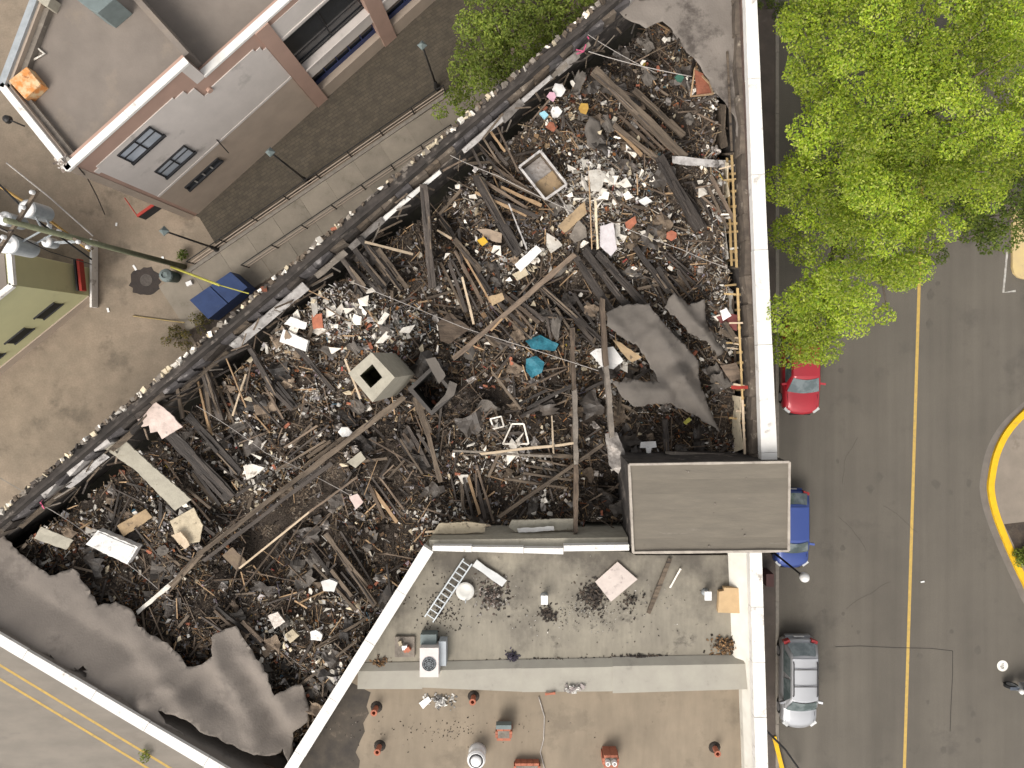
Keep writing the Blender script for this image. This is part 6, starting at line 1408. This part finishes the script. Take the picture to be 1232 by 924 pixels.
# motorcycle at the kerb, front wheel to the road
mc = P(1232, 828, .6); e = empty('motorcycle', (mc.x, mc.y, 0.01), 0.0); tag(e, 'grey-blue motorcycle parked on the road with chrome mirrors', 'motorcycle')
m_bike = M('bike_paint', (.12, .14, .17), (.09, .1, .12), 3, .35, metal=.3)
def bl(mb_, nm, mat, sm=False): return mb_.build(nm, mat, e, sm, True)
for yy, nm in ((-.45, 'front'), (.85, 'rear')):
    mb = MB(); mb.tube([Vector((yy, -.06, .31)), Vector((yy, .06, .31))], .31, 18); wh = bl(mb, 'wheel', m_tyre)
    mb = MB(); mb.tube([Vector((yy, -.065, .31)), Vector((yy, .065, .31))], .2, 14); r2 = bl(mb, 'rim', m_rim); r2.parent = wh
mb = MB(); mb.tube([(-.2, 0, .85), (.05, 0, .95), (.35, 0, .88)], .16, 12, .12); bl(mb, 'fuel_tank', m_bike, True)
mb = MB(); mb.tube([(.35, 0, .84), (.7, 0, .84), (1.1, 0, .9)], .13, 10, .09); bl(mb, 'seat', m_black, True)
mb = MB(); mb.box((.2, 0, .45), .45, .28, .4); bl(mb, 'engine', m_rim)
for s_ in (-1, 1):
    mb = MB(); mb.tube([(-.45, s_ * .09, .31), (-.22, s_ * .09, .9)], .03, 8); bl(mb, 'fork', m_galv)
    mb = MB(); mb.tube([(-.22, 0, .98), (-.24, s_ * .2, 1.03), (-.12, s_ * .38, 1.0)], .02, 6); bl(mb, 'handlebar', m_galv)
    mb = MB(); mb.lathe((-.26, s_ * .33, 1.14), [(.03, 0), (.085, .02), (.085, .04), (.02, .06)], 12); bl(mb, 'mirror', m_porc, True)
mb = MB(); mb.lathe((-.36, 0, .84), [(.05, 0), (.12, .05), (.12, .16), (.04, .2)], 14); bl(mb, 'headlight', m_lampglass, True)
mb = MB(); mb.box((-.45, 0, .64), .5, .15, .03); bl(mb, 'mudguard', m_bike)

# ------------------------------------------------------------------ utility pole with transformers and wires
pb = P(222, 321, 0)
pole = empty('utility_pole', pb); tag(pole, 'mossy wooden utility pole carrying grey transformer cans', 'utility pole')
mb = MB(); mb.tube([pb, pb + Vector((0, 0, 6)), pb + Vector((0, 0, 11.9))], .13, 10, .10); mb.build('pole', m_polegreen, pole, True)
for z, L_, ang in ((11.4, 1.3, 1.0), (8.6, .9, -.5)):
    dv = Vector((math.cos(ang), math.sin(ang), 0)) * L_; c_ = pb + Vector((0, 0, z)); mb = MB(); mb.beam(c_ - dv, c_ + dv, .10, .12); ca_ = mb.build('crossarm', m_chargrey, pole)
    for t_ in (-.9, -.45, .45, .9):
        q = c_ + dv * t_; mb = MB(); mb.lathe((q.x, q.y, q.z + .06), [(.03, 0), (.08, .05), (.05, .1), (.08, .15), (.03, .2)], 10); i_ = mb.build('insulator', m_porc, pole, True)
for px, py, zt, r_, h_ in ((32, 251, 10.4, .30, 1.05), (11, 294, 10.4, .32, 1.15), (5, 263, 10.6, .24, .9), (56, 291, 8.0, .2, .5)):
    c_ = P(px, py, zt); mb = MB(); mb.lathe((c_.x, c_.y, zt - h_), [(r_ * .9, 0), (r_, .06), (r_, h_ - .08), (r_ * 1.05, h_ - .07), (r_ * 1.05, h_ - .02)], 20); tr = mb.build('transformer', m_galv, pole, False)
    mb = MB(); mb.lathe((c_.x, c_.y, zt - .02), [(r_ * 1.02, 0), (r_ * .8, .05), (.03, .09)], 20); mb.build('lid', m_porc, tr, True)
    for k in range(2):
        mb = MB(); q = c_ + Vector((U(-.12, .12), U(-.12, .12), .03)); mb.lathe(q, [(.04, 0), (.06, .05), (.03, .1), (.05, .15), (.02, .22)], 8); mb.build('bushing', m_porc, tr, True)
    for zz in (-.25, -.8):
        q = c_ + Vector((0, 0, zz * h_ / 1.05)); t_ = Vector((pb.x, pb.y, q.z)); dv = (t_ - q).normalized()
        mb = MB(); mb.tube([q + dv * r_ * .95, t_], .035, 6); mb.build('bracket', m_galv, tr)
cable([P(8, 196, 9.0), P(58, 236, 9.0), P(112, 284, 8.2)], .03, m_rope, 'thick pale service wire meeting the pole', sag=0.0)
cable([P(-10, 213, 10), P(40, 262, 10), P(110, 312, 7)], .035, m_black, 'thick black wire crossing the pole', sag=0)
cable([P(-10, 218, 10), P(36, 247, 9.5), P(108, 302, 6.5)], .05, M('orange_sheath', (.4, .24, .07), (.32, .2, .07), 4), 'orange sheathed wire beside the black one', sag=0)
cable([P(-10, 271, 11.2), P(55, 300, 8.5)], .03, m_rope, 'pale wire below the transformers', sag=0)
cable([P(-12, 268, 11.3), P(60, 303, 9), P(110, 318, 6)], .02, m_darkmetal, 'thin dark wire below the transformers', sag=0)
ga, gb, gm_ = P(206, 321, 2.6), P(299, 353, 7.9), P(264, 343, 6.0)
cable([ga, gm_], .055, m_yellow, 'thick yellow guy guard running from the pole', 'guy_guard', 'guy guard', 0)
cable([gm_, gb], .025, m_yellow, 'thin guy wire reaching the burned parapet', 'guy_wire', 'wire', 0)
cable([P(160, 380, .05), P(205, 386, .05), P(222, 388, .3)], .03, M('faded_tape', (.34, .25, .1), (.28, .21, .1), 4), 'faded yellow tape lying on the plaza', 'tape', 'tape', 0)
for k, (x, y) in enumerate(((140, 270), (130, 373), (162, 322), (196, 312), (190, 250), (1110, 700))):
    p = P(x, y, .03); mb = MB(); mb.box((p.x, p.y, .03), U(.12, .3), U(.06, .12), .02, U(0, 3)); o = mb.build('litter', m_porc); tag(o, 'white scrap of litter lying on the plaza or road', 'litter', 'scraps of litter')

# ------------------------------------------------------------------ trees and shrubs
def leaf_cloud(centres, per, lsz, cols, spread=1.0, flat_=.75, up=.75, aspect=.55):
    """many small leaf faces spread over clumps: arrays of quads with a colour for each"""
    vs_, cs = [], []
    for (c_, r_) in centres:
        n = max(8, int(per * r_ * r_)); d = np.random.normal(size=(n, 3)); d /= np.linalg.norm(d, axis=1)[:, None]
        rad = r_ * np.random.uniform(.35, 1.0, n) ** .5; pos = d * rad[:, None]; pos[:, 2] *= flat_; pos += np.array(c_)
        nrm = np.random.normal(size=(n, 3)) * .42 + d * .4; nrm[:, 2] += up * 1.2; nrm /= np.linalg.norm(nrm, axis=1)[:, None]
        tv_ = np.random.normal(size=(n, 3)); tv_ -= nrm * (tv_ * nrm).sum(1)[:, None]; tv_ /= np.linalg.norm(tv_, axis=1)[:, None]
        bt = np.cross(nrm, tv_); s = np.random.uniform(.6, 1.25, n)[:, None] * lsz
        a = tv_ * s; b = bt * s * aspect
        q = np.stack([pos - a, pos + b * .9 - nrm * s * .15, pos + a, pos - b * .9 - nrm * s * .15], 1); vs_.append(q.reshape(-1, 3))
        ci = np.random.randint(0, len(cols), n); base = np.array(cols)[ci] * np.random.uniform(.75, 1.2, n)[:, None] * random.uniform(.58, 1.2)
        cs.append(np.repeat(np.concatenate([base, np.ones((n, 1))], 1), 4, 0))
    v = np.concatenate(vs_); c2 = np.concatenate(cs); n = len(v) // 4
    return v, c2, n
def crown_obj(name, v, c2, n, parent):
    me = bpy.data.meshes.new(name); loc = np.array(WL[parent])
    me.vertices.add(len(v)); me.vertices.foreach_set('co', (v - loc).astype(np.float32).ravel())
    me.loops.add(len(v)); me.loops.foreach_set('vertex_index', np.arange(len(v), dtype=np.int32))
    me.polygons.add(n); me.polygons.foreach_set('loop_start', np.arange(0, len(v), 4, dtype=np.int32))
    try: me.polygons.foreach_set('loop_total', np.full(n, 4, dtype=np.int32))
    except Exception: pass
    me.update(calc_edges=True)
    at = me.color_attributes.new('Col', 'FLOAT_COLOR', 'POINT'); at.data.foreach_set('color', c2.astype(np.float32).ravel())
    me.materials.append(m_leaf); o_ = bpy.data.objects.new(name, me); C.objects.link(o_); o_.parent = parent; WL[o_] = WL[parent]
    return o_
def tree(name, base, outline, zfun, cols, per, lsz, label, spacing=.62, rad=(.45, .8), trunk_r=.2, limbs=12, gap=.0, crown_c=None, zlow=1.2):
    e = empty(name, base); tag(e, label, 'tree')
    ow = [P(x, y, 7.5).xy for x, y in outline]
    x0 = min(p.x for p in ow); x1 = max(p.x for p in ow); y0 = min(p.y for p in ow); y1 = max(p.y for p in ow)
    cs = []; y = y0
    while y < y1:
        x = x0
        while x < x1:
            q = (x + U(-.45, .45) * spacing, y + U(-.45, .45) * spacing)
            if inpoly(*q, ow) and R() > gap:
                z = zfun(*q) + U(-1.4, .6); ed = min(segd(*q, ow[i], ow[(i + 1) % len(ow)]) for i in range(len(ow)))
                z -= .9 * max(0, 1 - ed / 1.5)
                cs.append((np.array((q[0] * (HC - z) / (HC - 7.5), q[1] * (HC - z) / (HC - 7.5), z)), U(*rad)))
                if R() < .5: cs.append((np.array((q[0], q[1], z - U(1, 2.2))), U(*rad)))
            x += spacing
        y += spacing
    v, c2, n = leaf_cloud(cs, per, lsz, cols); crown_obj('crown', v, c2, n, e)
    b = Vector(base); mids = [x for x in random.sample(cs, min(limbs, len(cs)))]
    cc_ = crown_c or Vector((sum(c_[0][0] for c_ in cs) / len(cs), sum(c_[0][1] for c_ in cs) / len(cs), 0)); fork = b.lerp(Vector((cc_.x, cc_.y, b.z)), .25) + Vector((0, 0, 3.4))
    mb = MB(); mb.tube([b, b + Vector((.05, .05, 1.6)), fork], trunk_r, 10, trunk_r * .7); mb.build('trunk', m_bark, e, True)
    for c_, r_ in mids:
        t_ = Vector(c_); m1 = fork.lerp(t_, .45) + Vector((U(-.3, .3), U(-.3, .3), .3)); mb = MB(); mb.tube([fork, m1, fork.lerp(t_, .8) + Vector((U(-.15, .15), U(-.15, .15), .15)), t_ + Vector((0, 0, .2))], trunk_r * .45, 6, .02); lo_ = mb.build('limb', m_bark, e, True)
        for k in range(2):
            s0 = m1.lerp(t_, U(.2, .7)); mb = MB(); mb.tube([s0, s0 + Vector((U(-.9, .9), U(-.9, .9), U(.1, .5)))], .035, 5, .01); mb.build('twig', m_bark, lo_, True)
    return e
YG = [(.41, .51, .04), (.46, .54, .055), (.33, .45, .04), (.52, .57, .13), (.24, .36, .035)]
DG = [(.12, .17, .03), (.15, .2, .03), (.18, .22, .04), (.09, .14, .025)]
MG = [(.22, .29, .045), (.27, .33, .05), (.17, .24, .04), (.3, .34, .08)]
big = [(968, -40), (945, 20), (955, 70), (948, 110), (962, 160), (955, 205), (965, 250), (953, 295), (952, 340), (950, 372), (954, 395), (962, 398), (975, 418), (988, 436), (998, 412), (1014, 385), (1030, 402), (1040, 380), (1062, 384), (1085, 362), (1074, 345), (1092, 330), (1112, 338), (1126, 312), (1118, 288), (1150, 282), (1178, 290), (1180, 250), (1215, 215), (1250, 190), (1290, 120), (1280, 0), (1200, -60), (1050, -80)]
bc = P(1085, 150, 7.5)
tree('street_tree', (P(985, 215, 0).x, P(985, 215, 0).y, .12), big, lambda x, y: 9.6 - .085 * ((x - bc.x) ** 2 + (y - bc.y) ** 2) ** .5 * 1.6 + .8 * fbm(x, y, .5, 4), YG, 1050, .062, 'broad bright yellow-green tree overhanging the red car', spacing=.84, rad=(.45, 1.0), trunk_r=.28, limbs=34, gap=.07)
tree('street_tree', (P(1225, 262, 0).x, P(1225, 262, 0).y, .14), [(1140, 285), (1160, 245), (1180, 225), (1240, 190), (1290, 210), (1290, 290), (1232, 288), (1222, 308), (1210, 300), (1195, 280), (1172, 275)], lambda x, y: 5.2 + .5 * fbm(x, y, .5, 9), DG, 800, .07, 'darker green tree over the tan pavement corner', spacing=.6, rad=(.4, .7), trunk_r=.14, limbs=8)
tree('alley_tree', (P(610, 90, 0).x, P(610, 90, 0).y, 0), [(528, 140), (532, 95), (545, 50), (553, 15), (580, -30), (640, -70), (740, -60), (712, -10), (690, 30), (640, 75), (590, 105), (555, 130)], lambda x, y: 6.0 + .5 * fbm(x, y, .5, 2), MG, 800, .068, 'leafy green tree in the alley behind the burned parapet', spacing=.55, rad=(.38, .66), trunk_r=.15, limbs=10)
def shrub(px, py, r_, n_, label, cols=MG, h=.5):
    b = P(px, py, 0); e = empty('shrub', (b.x, b.y, .1)); tag(e, label, 'shrub')
    cs = [(np.array((b.x + U(-r_, r_), b.y + U(-r_, r_), .15 + U(.1, h))), U(.18, .34)) for _ in range(n_)]
    v, c2, n = leaf_cloud(cs, 900, .06, cols, up=.5); crown_obj('foliage', v, c2, n, e)
    for k in range(3):
        mb = MB(); mb.tube([Vector((b.x, b.y, .1)), Vector((b.x + U(-r_, r_), b.y + U(-r_, r_), h))], .02, 5, .008); mb.build('stem', m_bark, e)
shrub(1228, 662, .45, 16, 'green shrub on the traffic island by the yellow kerb')
shrub(1240, 668, .4, 10, 'taller green shrub behind the island edge', h=.9)
shrub(220, 308, .14, 3, 'low scrubby weed at the foot of the utility pole', DG, .25)
shrub(215, 405, .6, 8, 'dry yellowish weeds at the corner of the burned wall', [(.22, .17, .05), (.16, .13, .04), (.12, .12, .04)], .2)
shrub(245, 388, .4, 5, 'low weeds beside the dumpster', [(.12, .12, .04), (.2, .16, .05)], .2)
shrub(175, 906, .12, 2, 'small weeds growing at the double yellow line', MG, .12)
shrub(920, 12, .6, 12, 'dark ivy clump at the north end of the pavement', DG, 1.2)
